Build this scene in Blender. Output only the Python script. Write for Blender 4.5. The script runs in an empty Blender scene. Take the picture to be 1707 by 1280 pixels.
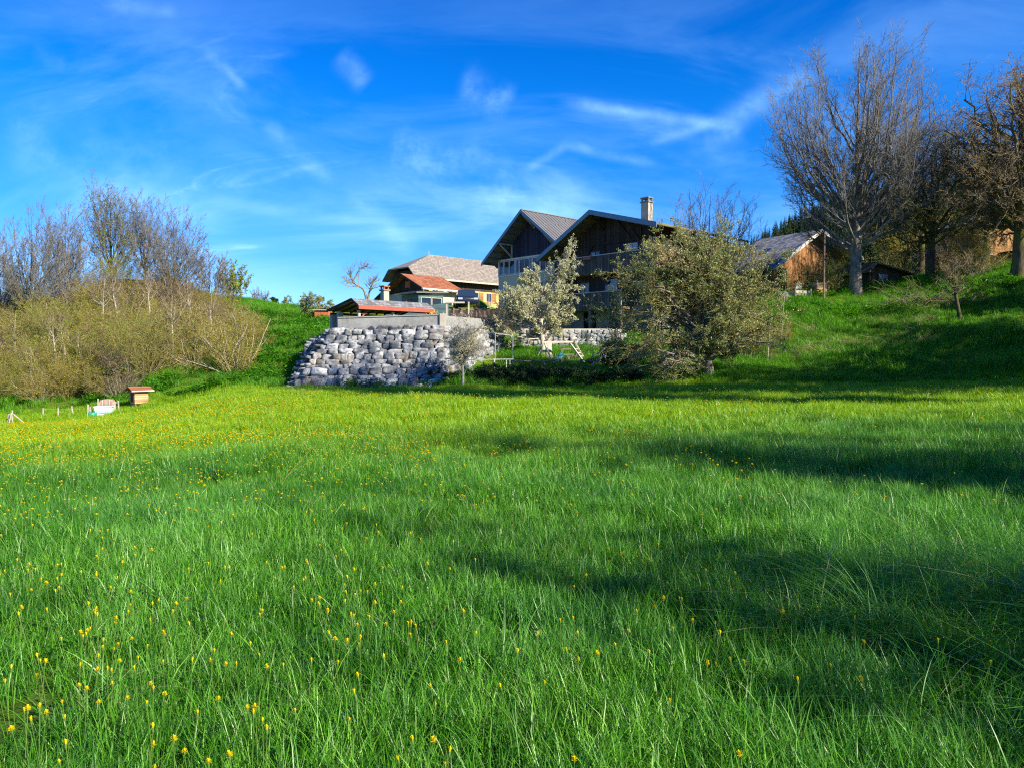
import bpy, bmesh, math, random
import numpy as np
from mathutils import Vector, Matrix
R = math.radians
rng = np.random.default_rng(7)
random.seed(7)
scn = bpy.context.scene
col = scn.collection

# ------------------------------------------------------------------ camera
F, CX, CY, HZ, EYE = 1280.0, 853.5, 640.0, 600.0, 1.6
PITCH = math.atan((CY - HZ) / F)
cam = bpy.data.cameras.new("camera")
cam.sensor_width = 36.0
cam.lens = 36.0 * F / 1707.0
cam.clip_start, cam.clip_end = 0.05, 4000
camo = bpy.data.objects.new("camera", cam)
col.objects.link(camo)
camo.location = (0, 0, EYE)
camo.rotation_euler = (R(90) - PITCH, 0, 0)
scn.camera = camo

def at(px, py, Y):
    u = (px - CX) / F; v = (CY - py) / F
    y = math.cos(PITCH) + v * math.sin(PITCH); z = v * math.cos(PITCH) - math.sin(PITCH)
    k = Y / y
    return Vector((u * k, Y, EYE + z * k))
def zp(py, Y): return at(CX, py, Y).z
def xp(px, Y): return at(px, HZ, Y).x

# ------------------------------------------------------------------ world and sun
SUN_EL = R(31)
SAZ = math.atan2(0.78, -0.63)
sdir = Vector((math.sin(SAZ) * math.cos(SUN_EL), math.cos(SAZ) * math.cos(SUN_EL), math.sin(SUN_EL)))
sun = bpy.data.lights.new("sun", 'SUN')
sun.energy = 4.8; sun.angle = R(0.5); sun.color = (1.0, 0.90, 0.72)
suno = bpy.data.objects.new("sun", sun); col.objects.link(suno)
suno.rotation_euler = sdir.to_track_quat('Z', 'Y').to_euler()
suno.location = (30, -20, 40)
vs = scn.view_settings
vs.view_transform = 'Standard'; vs.look = 'None'; vs.exposure = 1.12; vs.gamma = 1.0
vs.use_curve_mapping = False
scn.cycles.use_denoising = False; scn.cycles.filter_width = 1.15
scn.cycles.max_bounces = 6; scn.cycles.transparent_max_bounces = 4
scn.cycles.diffuse_bounces = 2; scn.cycles.glossy_bounces = 2; scn.cycles.transmission_bounces = 3

class NT:
    """small helper for writing node graphs"""
    def __init__(s, tree): s.t = tree; s.n = tree.nodes; s.l = tree.links
    def node(s, typ, props=None, **inp):
        n = s.n.new(typ)
        for k, v in (props or {}).items(): setattr(n, k, v)
        for k, v in inp.items(): s.set(n, k, v)
        return n
    def set(s, n, k, v):
        key = int(k[1:]) if (k[0] == 'i' and k[1:].isdigit()) else k.replace('_', ' ')
        sock = n.inputs[key]
        if isinstance(v, bpy.types.NodeSocket): s.l.new(v, sock)
        elif isinstance(v, bpy.types.Node): s.l.new(v.outputs[0], sock)
        else: sock.default_value = v
    def math(s, op, a, b=None, c=None, clamp=False):
        n = s.n.new('ShaderNodeMath'); n.operation = op; n.use_clamp = clamp
        for i, v in enumerate((a, b, c)):
            if v is not None: s.set(n, 'i%d' % i, v)
        return n.outputs[0]
    def vmath(s, op, a, b=None, out=0):
        n = s.n.new('ShaderNodeVectorMath'); n.operation = op
        s.set(n, 'i0', a)
        if b is not None: s.set(n, 'i1', b)
        return n.outputs[out]
    def mix(s, f, a, b, typ='MIX'):
        n = s.n.new('ShaderNodeMix'); n.data_type = 'RGBA'; n.blend_type = typ; n.clamp_factor = True
        s.set(n, 'i0', f); s.set(n, 'i6', a); s.set(n, 'i7', b)
        return n.outputs[2]
    def ramp(s, f, stops, interp='LINEAR'):
        n = s.n.new('ShaderNodeValToRGB'); cr = n.color_ramp; cr.interpolation = interp
        while len(cr.elements) < len(stops): cr.elements.new(0.5)
        for e, (p, c) in zip(cr.elements, stops):
            e.position = p; e.color = (c if len(c) == 4 else (*c, 1)) if not isinstance(c, (int, float)) else (c, c, c, 1)
        s.set(n, 'i0', f)
        return n.outputs[0]
    def step(s, x, a, b):
        n = s.n.new('ShaderNodeMapRange'); n.interpolation_type = 'SMOOTHSTEP'
        s.set(n, 'i0', x); s.set(n, 'i1', a); s.set(n, 'i2', b)
        return n.outputs[0]
    def noise(s, vec, scale, detail=3, rough=0.55, dist=0.0, out=0):
        n = s.n.new('ShaderNodeTexNoise')
        s.set(n, 'Vector', vec); n.inputs['Scale'].default_value = scale
        n.inputs['Detail'].default_value = detail; n.inputs['Roughness'].default_value = rough
        n.inputs['Distortion'].default_value = dist
        return n.outputs[out]

def c4(c): return (c[0], c[1], c[2], 1.0)

world = bpy.data.worlds.new("World"); scn.world = world; world.use_nodes = True
w = NT(world.node_tree); w.n.clear()
sky = w.node('ShaderNodeTexSky', dict(sky_type='NISHITA', sun_disc=False, sun_elevation=SUN_EL, sun_rotation=SAZ,
             altitude=900.0, air_density=1.0, dust_density=0.3, ozone_density=3.0))
tc = w.node('ShaderNodeTexCoord')
D = w.vmath('NORMALIZE', tc.outputs['Generated'])
sep = w.node('ShaderNodeSeparateXYZ', i0=D)
dz = sep.outputs[2]
hsv = w.node('ShaderNodeHueSaturation', Hue=0.503, Saturation=1.42, Value=1.0, Color=sky)
zen = w.ramp(w.math('MULTIPLY', dz, 1.0), [(0.0, (0.52, 0.58, 0.90)), (0.12, (0.38, 0.59, 0.90)), (0.30, (0.17, 0.68, 0.96)), (0.55, (0.03, 0.52, 0.84))])
skyc = w.mix(1.0, hsv, zen, 'MULTIPLY')
# cirrus veils: noise on a high flat sheet
zz = w.math('ADD', w.math('MAXIMUM', dz, 0.0), 0.38)
pl = w.node('ShaderNodeCombineXYZ', i0=w.math('DIVIDE', sep.outputs[0], zz), i1=w.math('DIVIDE', sep.outputs[1], zz), i2=0.0)
mp = w.node('ShaderNodeMapping', Vector=pl, Rotation=(0, 0, R(-32)), Scale=(0.9, 1.9, 1))
n1 = w.noise(mp, 1.7, 7, 0.60, 0.9)
mp2 = w.node('ShaderNodeMapping', Vector=pl, Rotation=(0, 0, R(35)), Scale=(1.0, 2.4, 1), Location=(3.1, 1.7, 0))
n2 = w.noise(mp2, 3.2, 8, 0.62, 1.2)
n3 = w.noise(pl, 1.1, 2, 0.5)
low = w.ramp(dz, [(0.0, 1.0), (0.18, 1.0), (0.30, 0.6), (0.42, 0.16), (0.6, 0.05)])
veil = w.math('MULTIPLY', w.step(n1, 0.36, 0.70), w.step(n3, 0.30, 0.56))
wisp = w.math('MULTIPLY', w.step(n2, 0.55, 0.82), w.step(n1, 0.42, 0.62))
cl = w.math('ADD', w.math('MULTIPLY', veil, 0.66), w.math('MULTIPLY', wisp, 0.75))
cl = w.math('MULTIPLY', cl, low)
wob = w.noise(D, 9.0, 5, 0.6)
wob2 = w.noise(D, 30.0, 6, 0.65)
def pdir(px, py):
    v = at(px, py, 10.0) - Vector((0, 0, EYE)); return v.normalized()
def streak(acc, A, B, wid, amp, k, brk=0.5):
    a, b = pdir(*A), pdir(*B)
    nrm = a.cross(b).normalized(); mid = ((a + b) / 2).normalized(); t = (b - a); half = t.length / 2; t = t.normalized()
    dist = w.math('ADD', w.vmath('DOT_PRODUCT', D, tuple(nrm), out=1), w.math('MULTIPLY', w.math('SUBTRACT', wob, 0.5), amp))
    prof = w.math('POWER', w.step(w.math('ABSOLUTE', dist), wid * 1.9, 0.0), 1.6)
    al = w.math('ABSOLUTE', w.math('SUBTRACT', w.vmath('DOT_PRODUCT', D, tuple(t), out=1), mid.dot(t)))
    win = w.step(al, half * 1.05, half * 0.55)
    front = w.step(w.vmath('DOT_PRODUCT', D, tuple(mid), out=1), 0.2, 0.6)
    tex = w.math('MULTIPLY', w.math('ADD', 1 - brk, w.math('MULTIPLY', w.step(wob2, 0.30, 0.75), brk)), w.step(wob, 0.25, 0.6))
    s_ = w.math('MULTIPLY', w.math('MULTIPLY', prof, win), w.math('MULTIPLY', front, w.math('MULTIPLY', tex, k * 1.0)))
    return w.math('ADD', acc, s_)
for A, B, wd, am, k, br in [((930, 172), (1250, 216), .0075, .012, .62, .5), ((1190, 215), (1360, 118), .016, .02, .50, .5),
                            ((335, 75), (415, 155), .006, .008, .5, .7), ((560, 90), (615, 145), .013, .014, .45, .7),
                            ((760, 140), (855, 180), .022, .03, .50, .9), ((430, 195), (570, 320), .010, .014, .42, .5),
                            ((560, 300), (700, 440), .014, .02, .30, .5), ((640, 235), (760, 300), .03, .05, .42, .9),
                            ((760, 240), (860, 330), .028, .05, .40, .9), ((930, 240), (1110, 280), .006, .014, .40, .6),
                            ((870, 290), (950, 240), .006, .01, .30, .5), ((1080, 240), (1200, 205), .006, .008, .30, .4),
                            ((0, 275), (400, 375), .022, .03, .30, .5), ((330, 335), (640, 375), .008, .012, .28, .3),
                            ((50, 85), (115, 105), .010, .014, .35, .9), ((170, 5), (300, 22), .008, .008, .35, .7),
                            ((20, 160), (90, 300), .030, .05, .30, .8), ((780, 330), (980, 370), .045, .05, .30, .7),
                            ((1170, 245), (1240, 215), .012, .02, .35, .8), ((100, 240), (330, 290), .05, .06, .22, .8)]:
    cl = streak(cl, A, B, wd, am, k, br)
cl = w.math('MINIMUM', cl, 0.9)
cloudc = w.mix(1.0, (2.2, 4.1, 6.9, 1), w.ramp(dz, [(0, 1.25), (0.5, 0.9)]), 'MULTIPLY')
skyf = w.mix(w.math('MULTIPLY', cl, 0.72), skyc, cloudc)
bg = w.node('ShaderNodeBackground', Color=skyf, Strength=0.112)
w.l.new(bg.outputs[0], w.node('ShaderNodeOutputWorld').inputs[0])

# ------------------------------------------------------------------ materials
M = {}
def newmat(name):
    m = bpy.data.materials.new(name); m.use_nodes = True
    g = NT(m.node_tree); g.n.clear()
    M[name] = m
    return m, g
def finish(g, shader): g.l.new(shader.outputs[0] if isinstance(shader, bpy.types.Node) else shader, g.node('ShaderNodeOutputMaterial').inputs[0])
def bsdf(g, colr, rough=0.8, spec=0.3, bump=None, bstr=0.4, bdist=0.02, metal=0.0):
    b = g.node('ShaderNodeBsdfPrincipled')
    g.set(b, 'Base Color', colr if not isinstance(colr, tuple) else c4(colr))
    g.set(b, 'Roughness', rough); g.set(b, 'Specular IOR Level', spec); g.set(b, 'Metallic', metal)
    if bump is not None:
        bn = g.node('ShaderNodeBump', Height=bump, Strength=bstr, Distance=bdist)
        g.set(b, 'Normal', bn)
    return b
def simple(name, c, rough=0.75, var=0.25, scale=3.0, c2=None, spec=0.3, metal=0.0, bstr=0.2):
    m, g = newmat(name)
    tc = g.node('ShaderNodeTexCoord'); v = tc.outputs['Object']
    n = g.noise(v, scale, 5, 0.6); n2 = g.noise(v, scale * 7, 3, 0.6)
    f = g.math('MULTIPLY_ADD', n2, 0.4, g.math('MULTIPLY', n, 0.6))
    a = tuple(x * (1 - var) for x in c); b = tuple(min(1, x * (1 + var)) for x in c) if c2 is None else c2
    cc = g.mix(g.step(f, 0.3, 0.7), c4(a), c4(b))
    finish(g, bsdf(g, cc, rough, spec, n2, bstr, 0.02, metal))
    return m
def planks(name, c, c2, wdt=0.16, axis='H', rough=0.8, gap=0.08):
    """boards: axis H = upright boards, Z = boards lying on each other; grain and board-to-board tone"""
    m, g = newmat(name)
    tc = g.node('ShaderNodeTexCoord'); sp = g.node('ShaderNodeSeparateXYZ', i0=tc.outputs['Object'])
    u = g.math('ADD', sp.outputs[0], sp.outputs[1]) if axis == 'H' else sp.outputs[2]
    q = g.math('DIVIDE', u, wdt); idx = g.math('FLOOR', q); fr = g.math('FRACT', q)
    wn = g.node('ShaderNodeTexWhiteNoise', dict(noise_dimensions='1D'), W=idx)
    sc = (9, 9, 0.8) if axis == 'H' else (0.8, 0.8, 9)
    mpn = g.node('ShaderNodeMapping', Vector=tc.outputs['Object'], Scale=sc)
    gr = g.noise(mpn, 3.0, 5, 0.6); st = g.noise(tc.outputs['Object'], 0.9, 4, 0.6)
    f = g.math('ADD', g.math('MULTIPLY', wn.outputs[0], 0.45), g.math('MULTIPLY', gr, 0.55))
    cc = g.mix(g.step(f, 0.2, 0.8), c4(c), c4(c2))
    cc = g.mix(g.math('MULTIPLY', g.step(st, 0.45, 0.7), 0.35), cc, c4(tuple(x * 0.55 for x in c)))
    edge = g.math('LESS_THAN', fr, gap)
    cc = g.mix(g.math('MULTIPLY', edge, 0.75), cc, (0.012, 0.010, 0.010, 1))
    h = g.math('SUBTRACT', g.math('MULTIPLY', gr, 0.3), edge)
    finish(g, bsdf(g, cc, rough, 0.25, h, 0.5, 0.012))
    return m
def tiles(name, c, c2, row=0.22, colw=0.2, rough=0.75, spec=0.3, moss=None):
    """small tiles laid in courses down a pitched roof; object z gives the course, y the column"""
    m, g = newmat(name)
    tc = g.node('ShaderNodeTexCoord'); sp = g.node('ShaderNodeSeparateXYZ', i0=tc.outputs['Object'])
    rq = g.math('DIVIDE', sp.outputs[2], row); ri = g.math('FLOOR', rq); rf = g.math('FRACT', rq)
    cq = g.math('ADD', g.math('DIVIDE', sp.outputs[1], colw), g.math('MULTIPLY', g.math('MODULO', ri, 2.0), 0.5))
    ci = g.math('FLOOR', cq); cf = g.math('FRACT', cq)
    wn = g.node('ShaderNodeTexWhiteNoise', dict(noise_dimensions='2D'), Vector=g.node('ShaderNodeCombineXYZ', i0=ri, i1=ci, i2=0.0))
    st = g.noise(tc.outputs['Object'], 0.7, 5, 0.65)
    f = g.math('ADD', g.math('MULTIPLY', wn.outputs[0], 0.5), g.math('MULTIPLY', st, 0.5))
    cc = g.mix(g.step(f, 0.2, 0.8), c4(c), c4(c2))
    edge = g.math('MAXIMUM', g.math('LESS_THAN', rf, 0.2), g.math('LESS_THAN', cf, 0.12))
    cc = g.mix(g.math('MULTIPLY', edge, 0.6), cc, c4(tuple(x * 0.3 for x in c)))
    if moss: cc = g.mix(g.step(st, 0.45, 0.65), cc, c4(moss))
    h = g.math('SUBTRACT', g.math('MULTIPLY', rf, -1.0), g.math('MULTIPLY', edge, 0.3))
    finish(g, bsdf(g, cc, rough, spec, h, 0.7, 0.03))
    return m
def leafmat(name, cols, trans=0.35, rough=0.6, spec=0.3, pos_scale=0.4, tcol=None, patch=None, wn_attr='bv'):
    """thin leaf or blade: diffuse, light passing through, a soft sheen; tone varies by leaf and by place"""
    m, g = newmat(name)
    geo = g.node('ShaderNodeNewGeometry')
    at_ = g.node('ShaderNodeAttribute', dict(attribute_name=wn_attr))
    oi = g.node('ShaderNodeObjectInfo')
    nz = g.noise(geo.outputs['Position'], pos_scale, 4, 0.6)
    f = g.math('ADD', g.math('MULTIPLY', at_.outputs['Fac'], 0.42), g.math('ADD', g.math('MULTIPLY', nz, 0.46), g.math('MULTIPLY', oi.outputs['Random'], 0.14)))
    cc = g.ramp(f, [(0.22 + 0.56 * i / (len(cols) - 1), c) for i, c in enumerate(cols)])
    if patch: cc = patch(g, geo.outputs['Position'], cc)
    pr = bsdf(g, cc, rough, spec)
    tcn = g.mix(1.0, cc, c4(tcol or (1.25, 1.3, 0.55)), 'MULTIPLY')
    tr = g.node('ShaderNodeBsdfTranslucent', Color=tcn)
    finish(g, g.node('ShaderNodeMixShader', i0=trans, i1=pr, i2=tr))
    return m

def bark(name, c, c2, moss=None, scale=6):
    m, g = newmat(name)
    tc = g.node('ShaderNodeTexCoord')
    mpn = g.node('ShaderNodeMapping', Vector=tc.outputs['Object'], Scale=(1, 1, 0.25))
    n = g.noise(mpn, scale, 6, 0.65); n2 = g.noise(tc.outputs['Object'], 0.8, 3, 0.6)
    cc = g.mix(g.step(n, 0.3, 0.7), c4(c), c4(c2))
    if moss: cc = g.mix(g.math('MULTIPLY', g.step(n2, 0.42, 0.62), 0.8), cc, c4(moss))
    finish(g, bsdf(g, cc, 0.9, 0.15, n, 0.8, 0.03))
    return m

def meadow_patch(g, P, cc):
    sp = g.node('ShaderNodeSeparateXYZ', i0=P)
    # grass turns yellower with distance, with bluish noise patches nearby
    n = g.noise(P, 0.13, 4, 0.6)
    yy = g.math('ADD', sp.outputs[1], g.math('ADD', g.math('MULTIPLY', sp.outputs[0], -0.22), g.math('MULTIPLY', g.math('SUBTRACT', n, 0.5), 14.0)))
    far = g.step(yy, 9.0, 21.0)
    cc = g.mix(g.math('MULTIPLY', far, 0.85), cc, g.mix(g.noise(P, 0.9, 4, 0.6), (0.18, 0.38, 0.002, 1), (0.37, 0.52, 0.004, 1)))
    blue = g.math('MULTIPLY', g.step(g.noise(P, 0.34, 4, 0.6), 0.5, 0.62), g.math('SUBTRACT', 1.0, far))
    cc = g.mix(g.math('MULTIPLY', blue, 0.6), cc, (0.065, 0.24, 0.035, 1))
    pale = g.math('MULTIPLY', g.step(g.noise(P, 0.55, 5, 0.65), 0.53, 0.66), g.math('SUBTRACT', 1.0, far))
    cc = g.mix(g.math('MULTIPLY', pale, 0.55), cc, (0.15, 0.40, 0.07, 1))
    deep = g.math('MULTIPLY', g.step(g.noise(g.vmath('ADD', P, (31.0, 7.0, 0.0)), 0.7, 5, 0.65), 0.52, 0.64), g.math('SUBTRACT', 1.0, g.math('MULTIPLY', far, 0.6)))
    cc = g.mix(g.math('MULTIPLY', deep, 0.55), cc, (0.018, 0.12, 0.006, 1))
    return cc
leafmat('grass_blade', [(0.010, 0.070, 0.003), (0.038, 0.185, 0.006), (0.105, 0.33, 0.014), (0.25, 0.50, 0.07)], 0.34, 0.42, 0.5, 0.5, patch=meadow_patch)
leafmat('bank_grass', [(0.02, 0.10, 0.005), (0.06, 0.24, 0.007), (0.13, 0.36, 0.008), (0.22, 0.44, 0.03)], 0.36, 0.5, 0.4, 0.5)
leafmat('straw', [(0.25, 0.22, 0.10), (0.42, 0.38, 0.20), (0.30, 0.32, 0.10)], 0.2, 0.6, 0.3, 0.8)
leafmat('weed_leaf', [(0.025, 0.12, 0.006), (0.06, 0.22, 0.008), (0.11, 0.32, 0.010)], 0.35, 0.45, 0.45, 0.6)
leafmat('bramble_leaf', [(0.010, 0.035, 0.010), (0.02, 0.06, 0.016), (0.035, 0.09, 0.02)], 0.2, 0.55, 0.3, 0.6)
leafmat('apple_leaf', [(0.04, 0.085, 0.022), (0.10, 0.165, 0.045), (0.23, 0.28, 0.10), (0.45, 0.47, 0.24)], 0.25, 0.6, 0.3, 0.45)
leafmat('blossom', [(0.30, 0.32, 0.14), (0.52, 0.52, 0.32), (0.72, 0.70, 0.52)], 0.25, 0.7, 0.2, 0.6)
leafmat('bud_olive', [(0.13, 0.115, 0.013), (0.30, 0.26, 0.032), (0.45, 0.39, 0.055)], 0.3, 0.7, 0.2, 0.15)
leafmat('bud_green', [(0.10, 0.15, 0.012), (0.20, 0.26, 0.02), (0.32, 0.36, 0.04)], 0.3, 0.7, 0.2, 0.15)
leafmat('bud_brown', [(0.09, 0.06, 0.025), (0.19, 0.13, 0.05), (0.27, 0.20, 0.08)], 0.25, 0.7, 0.2, 0.15)
leafmat('needle', [(0.008, 0.020, 0.010), (0.014, 0.034, 0.013), (0.03, 0.055, 0.014), (0.06, 0.085, 0.018)], 0.1, 0.7, 0.2, 0.02)
leafmat('petal', [(0.72, 0.56, 0.006), (0.78, 0.64, 0.008), (0.82, 0.70, 0.015)], 0.2, 0.6, 0.2, 0.8, (1, 0.9, 0.3))
leafmat('flower_stem', [(0.10, 0.20, 0.03), (0.18, 0.27, 0.06)], 0.2, 0.5, 0.3, 0.8)
bark('bark_grey', (0.10, 0.085, 0.07), (0.27, 0.235, 0.19))
bark('bark_pale', (0.30, 0.26, 0.20), (0.55, 0.50, 0.42))
bark('bark_dark', (0.035, 0.028, 0.022), (0.12, 0.095, 0.07), (0.10, 0.11, 0.02))
bark('bark_mossy', (0.06, 0.05, 0.03), (0.19, 0.15, 0.09), (0.15, 0.15, 0.02))
bark('twig_brown', (0.12, 0.095, 0.055), (0.27, 0.215, 0.13))
bark('twig_olive', (0.15, 0.125, 0.045), (0.33, 0.28, 0.10))
bark('twig_purple', (0.10, 0.098, 0.088), (0.25, 0.24, 0.215))
planks('wood_dark', (0.030, 0.020, 0.018), (0.085, 0.055, 0.042), 0.17)
planks('wood_blue_dark', (0.018, 0.020, 0.045), (0.045, 0.050, 0.095), 0.2)
planks('wood_brown', (0.07, 0.038, 0.022), (0.17, 0.095, 0.05), 0.16)
planks('wood_orange', (0.19, 0.085, 0.03), (0.38, 0.20, 0.08), 0.18)
planks('wood_grey', (0.065, 0.05, 0.04), (0.17, 0.135, 0.11), 0.14)
planks('wood_teal', (0.05, 0.10, 0.11), (0.12, 0.19, 0.20), 0.16, 'Z')
planks('wood_slats_pale', (0.34, 0.20, 0.10), (0.58, 0.38, 0.20), 0.13, 'Z')
simple('timber_white', (0.62, 0.60, 0.56), 0.6)
simple('timber_plain', (0.17, 0.13, 0.10), 0.8)
simple('timber_pale', (0.45, 0.40, 0.33), 0.8)
simple('plaster_cream', (0.50, 0.46, 0.35), 0.9, 0.1, 1.2)
simple('plaster_yellow', (0.72, 0.52, 0.18), 0.9, 0.1, 1.2)
simple('plaster_grey', (0.22, 0.22, 0.20), 0.9, 0.3, 1.0)
simple('concrete', (0.24, 0.245, 0.24), 0.9, 0.28, 0.9)
simple('fascia_blue', (0.15, 0.22, 0.30), 0.45, 0.1)
simple('fascia_red', (0.33, 0.085, 0.05), 0.6, 0.15)
simple('soffit', (0.16, 0.13, 0.11), 0.8, 0.15)
simple('roof_metal', (0.20, 0.195, 0.19), 0.45, 0.12, 0.6, spec=0.5, metal=0.3)
tiles('tile_grey', (0.20, 0.17, 0.14), (0.31, 0.27, 0.23), 0.20, 0.24)
tiles('tile_orange', (0.26, 0.09, 0.04), (0.42, 0.16, 0.075), 0.18, 0.22)
tiles('tile_slate', (0.14, 0.145, 0.15), (0.30, 0.30, 0.31), 0.16, 0.30, 0.6, 0.3)
tiles('tile_rust', (0.13, 0.085, 0.05), (0.24, 0.17, 0.09), 0.2, 0.24, 0.85, 0.2, (0.16, 0.15, 0.05))
simple('chimney_render', (0.42, 0.38, 0.30), 0.9, 0.15, 2.0)
simple('metal_galv', (0.42, 0.45, 0.46), 0.4, 0.12, 4, metal=0.4)
simple('plastic_white', (0.68, 0.70, 0.72), 0.4, 0.06)
simple('plastic_green', (0.02, 0.28, 0.17), 0.4, 0.1)
simple('car_paint', (0.012, 0.018, 0.035), 0.25, 0.1, spec=0.7)
simple('rubber', (0.02, 0.02, 0.02), 0.8, 0.1)
simple('panel_pink', (0.45, 0.27, 0.20), 0.8, 0.2)
simple('panel_red', (0.45, 0.13, 0.05), 0.7, 0.2)
simple('flower_box', (0.35, 0.10, 0.07), 0.7, 0.3, 10)
simple('slide_teal', (0.05, 0.22, 0.25), 0.4, 0.1)
simple('yellow_paint', (0.78, 0.50, 0.05), 0.6, 0.12, 2)
simple('carve_brown', (0.22, 0.11, 0.02), 0.7, 0.1)
m, g = newmat('glass'); finish(g, bsdf(g, (0.02, 0.035, 0.06), 0.08, 0.8))
m, g = newmat('dark_opening'); finish(g, bsdf(g, (0.012, 0.011, 0.012), 0.9, 0.1))
m, g = newmat('curtain'); finish(g, bsdf(g, (0.35, 0.45, 0.55), 0.7, 0.2))
# boulders: pale limestone with dark weathering and rust stains
m, g = newmat('boulder_stone')
tc = g.node('ShaderNodeTexCoord'); oi = g.node('ShaderNodeObjectInfo'); geo = g.node('ShaderNodeNewGeometry')
P_ = geo.outputs['Position']
a = g.noise(P_, 1.6, 5, 0.65); b = g.noise(P_, 7.0, 6, 0.7); c = g.noise(P_, 0.5, 3, 0.5)
cc = g.mix(g.step(a, 0.36, 0.64), (0.10, 0.115, 0.14, 1), (0.44, 0.45, 0.46, 1))
cc = g.mix(g.math('MULTIPLY', g.step(b, 0.46, 0.66), 0.8), cc, (0.05, 0.053, 0.06, 1))
cc = g.mix(g.math('MULTIPLY', g.step(c, 0.52, 0.66), 0.3), cc, (0.42, 0.33, 0.20, 1))
atb = g.node('ShaderNodeAttribute', dict(attribute_name='bv'))
tone = g.math('FRACT', g.math('ADD', atb.outputs['Fac'], oi.outputs['Random']))
cc = g.mix(1.0, cc, g.ramp(tone, [(0, 0.6), (0.5, 0.9), (1, 1.15)]), 'MULTIPLY')
finish(g, bsdf(g, cc, 0.9, 0.2, b, 0.5, 0.03))
# soil and turf under the blades
m, g = newmat('turf')
geo = g.node('ShaderNodeNewGeometry'); P_ = geo.outputs['Position']
sp = g.node('ShaderNodeSeparateXYZ', i0=P_)
a = g.noise(P_, 0.25, 5, 0.6); b = g.noise(P_, 5.0, 5, 0.7)
cc = g.mix(g.step(b, 0.3, 0.7), (0.025, 0.06, 0.006, 1), (0.075, 0.16, 0.012, 1))
cc = g.mix(g.step(a, 0.45, 0.65), cc, (0.11, 0.17, 0.014, 1))
cc = g.mix(g.math('MULTIPLY', g.step(sp.outputs[1], 12, 24), 0.6), cc, (0.12, 0.18, 0.008, 1))
wood = g.math('MULTIPLY', g.step(g.math('ADD', sp.outputs[0], g.math('MULTIPLY', sp.outputs[1], 0.36)), 1.0, -3.0), g.step(sp.outputs[1], 47, 53))
cc = g.mix(g.math('MULTIPLY', wood, 0.9), cc, g.mix(g.step(b, 0.35, 0.65), (0.05, 0.05, 0.012, 1), (0.13, 0.11, 0.035, 1)))
finish(g, bsdf(g, cc, 0.95, 0.1, b, 0.8, 0.08))
m, g = newmat('far_hill')
geo = g.node('ShaderNodeNewGeometry'); b = g.noise(geo.outputs['Position'], 0.05, 6, 0.7)
finish(g, bsdf(g, g.mix(g.step(b, 0.35, 0.65), (0.012, 0.026, 0.010, 1), (0.04, 0.055, 0.015, 1)), 0.95, 0.1))

# ------------------------------------------------------------------ object helpers
def tag(o, label=None, cat=None, group=None, kind=None):
    if label: o['label'] = label
    if cat: o['category'] = cat
    if group: o['group'] = group
    if kind: o['kind'] = kind
    return o
def empty(name, loc=(0, 0, 0), rz=0.0, label=None, cat=None, group=None):
    o = bpy.data.objects.new(name, None); col.objects.link(o)
    o.location = loc; o.rotation_euler = (0, 0, rz); o.empty_display_size = 0.3
    return tag(o, label, cat, group)
def np_obj(name, V, faces, mat, parent=None, smooth=False, attr=None, link=True):
    """faces: list of int arrays (n,3) or (n,4)"""
    V = np.asarray(V, dtype=np.float32).reshape(-1, 3)
    me = bpy.data.meshes.new(name)
    me.vertices.add(len(V)); me.vertices.foreach_set('co', V.ravel())
    faces = [np.asarray(f, dtype=np.int32) for f in faces if len(f)]
    nl = sum(f.size for f in faces); npoly = sum(len(f) for f in faces)
    me.loops.add(nl); me.polygons.add(npoly)
    me.loops.foreach_set('vertex_index', np.concatenate([f.ravel() for f in faces]))
    tot = np.concatenate([np.full(len(f), f.shape[1], dtype=np.int32) for f in faces])
    st = np.concatenate([[0], np.cumsum(tot)[:-1]]).astype(np.int32)
    me.polygons.foreach_set('loop_start', st)
    if smooth: me.polygons.foreach_set('use_smooth', np.ones(npoly, dtype=bool))
    if attr is not None:
        aa = me.attributes.new('bv', 'FLOAT', 'POINT'); aa.data.foreach_set('value', np.asarray(attr, dtype=np.float32))
    me.update(calc_edges=True)
    me.materials.append(M[mat])
    o = bpy.data.objects.new(name, me)
    if link: col.objects.link(o)
    if parent: o.parent = parent
    return o

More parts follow.
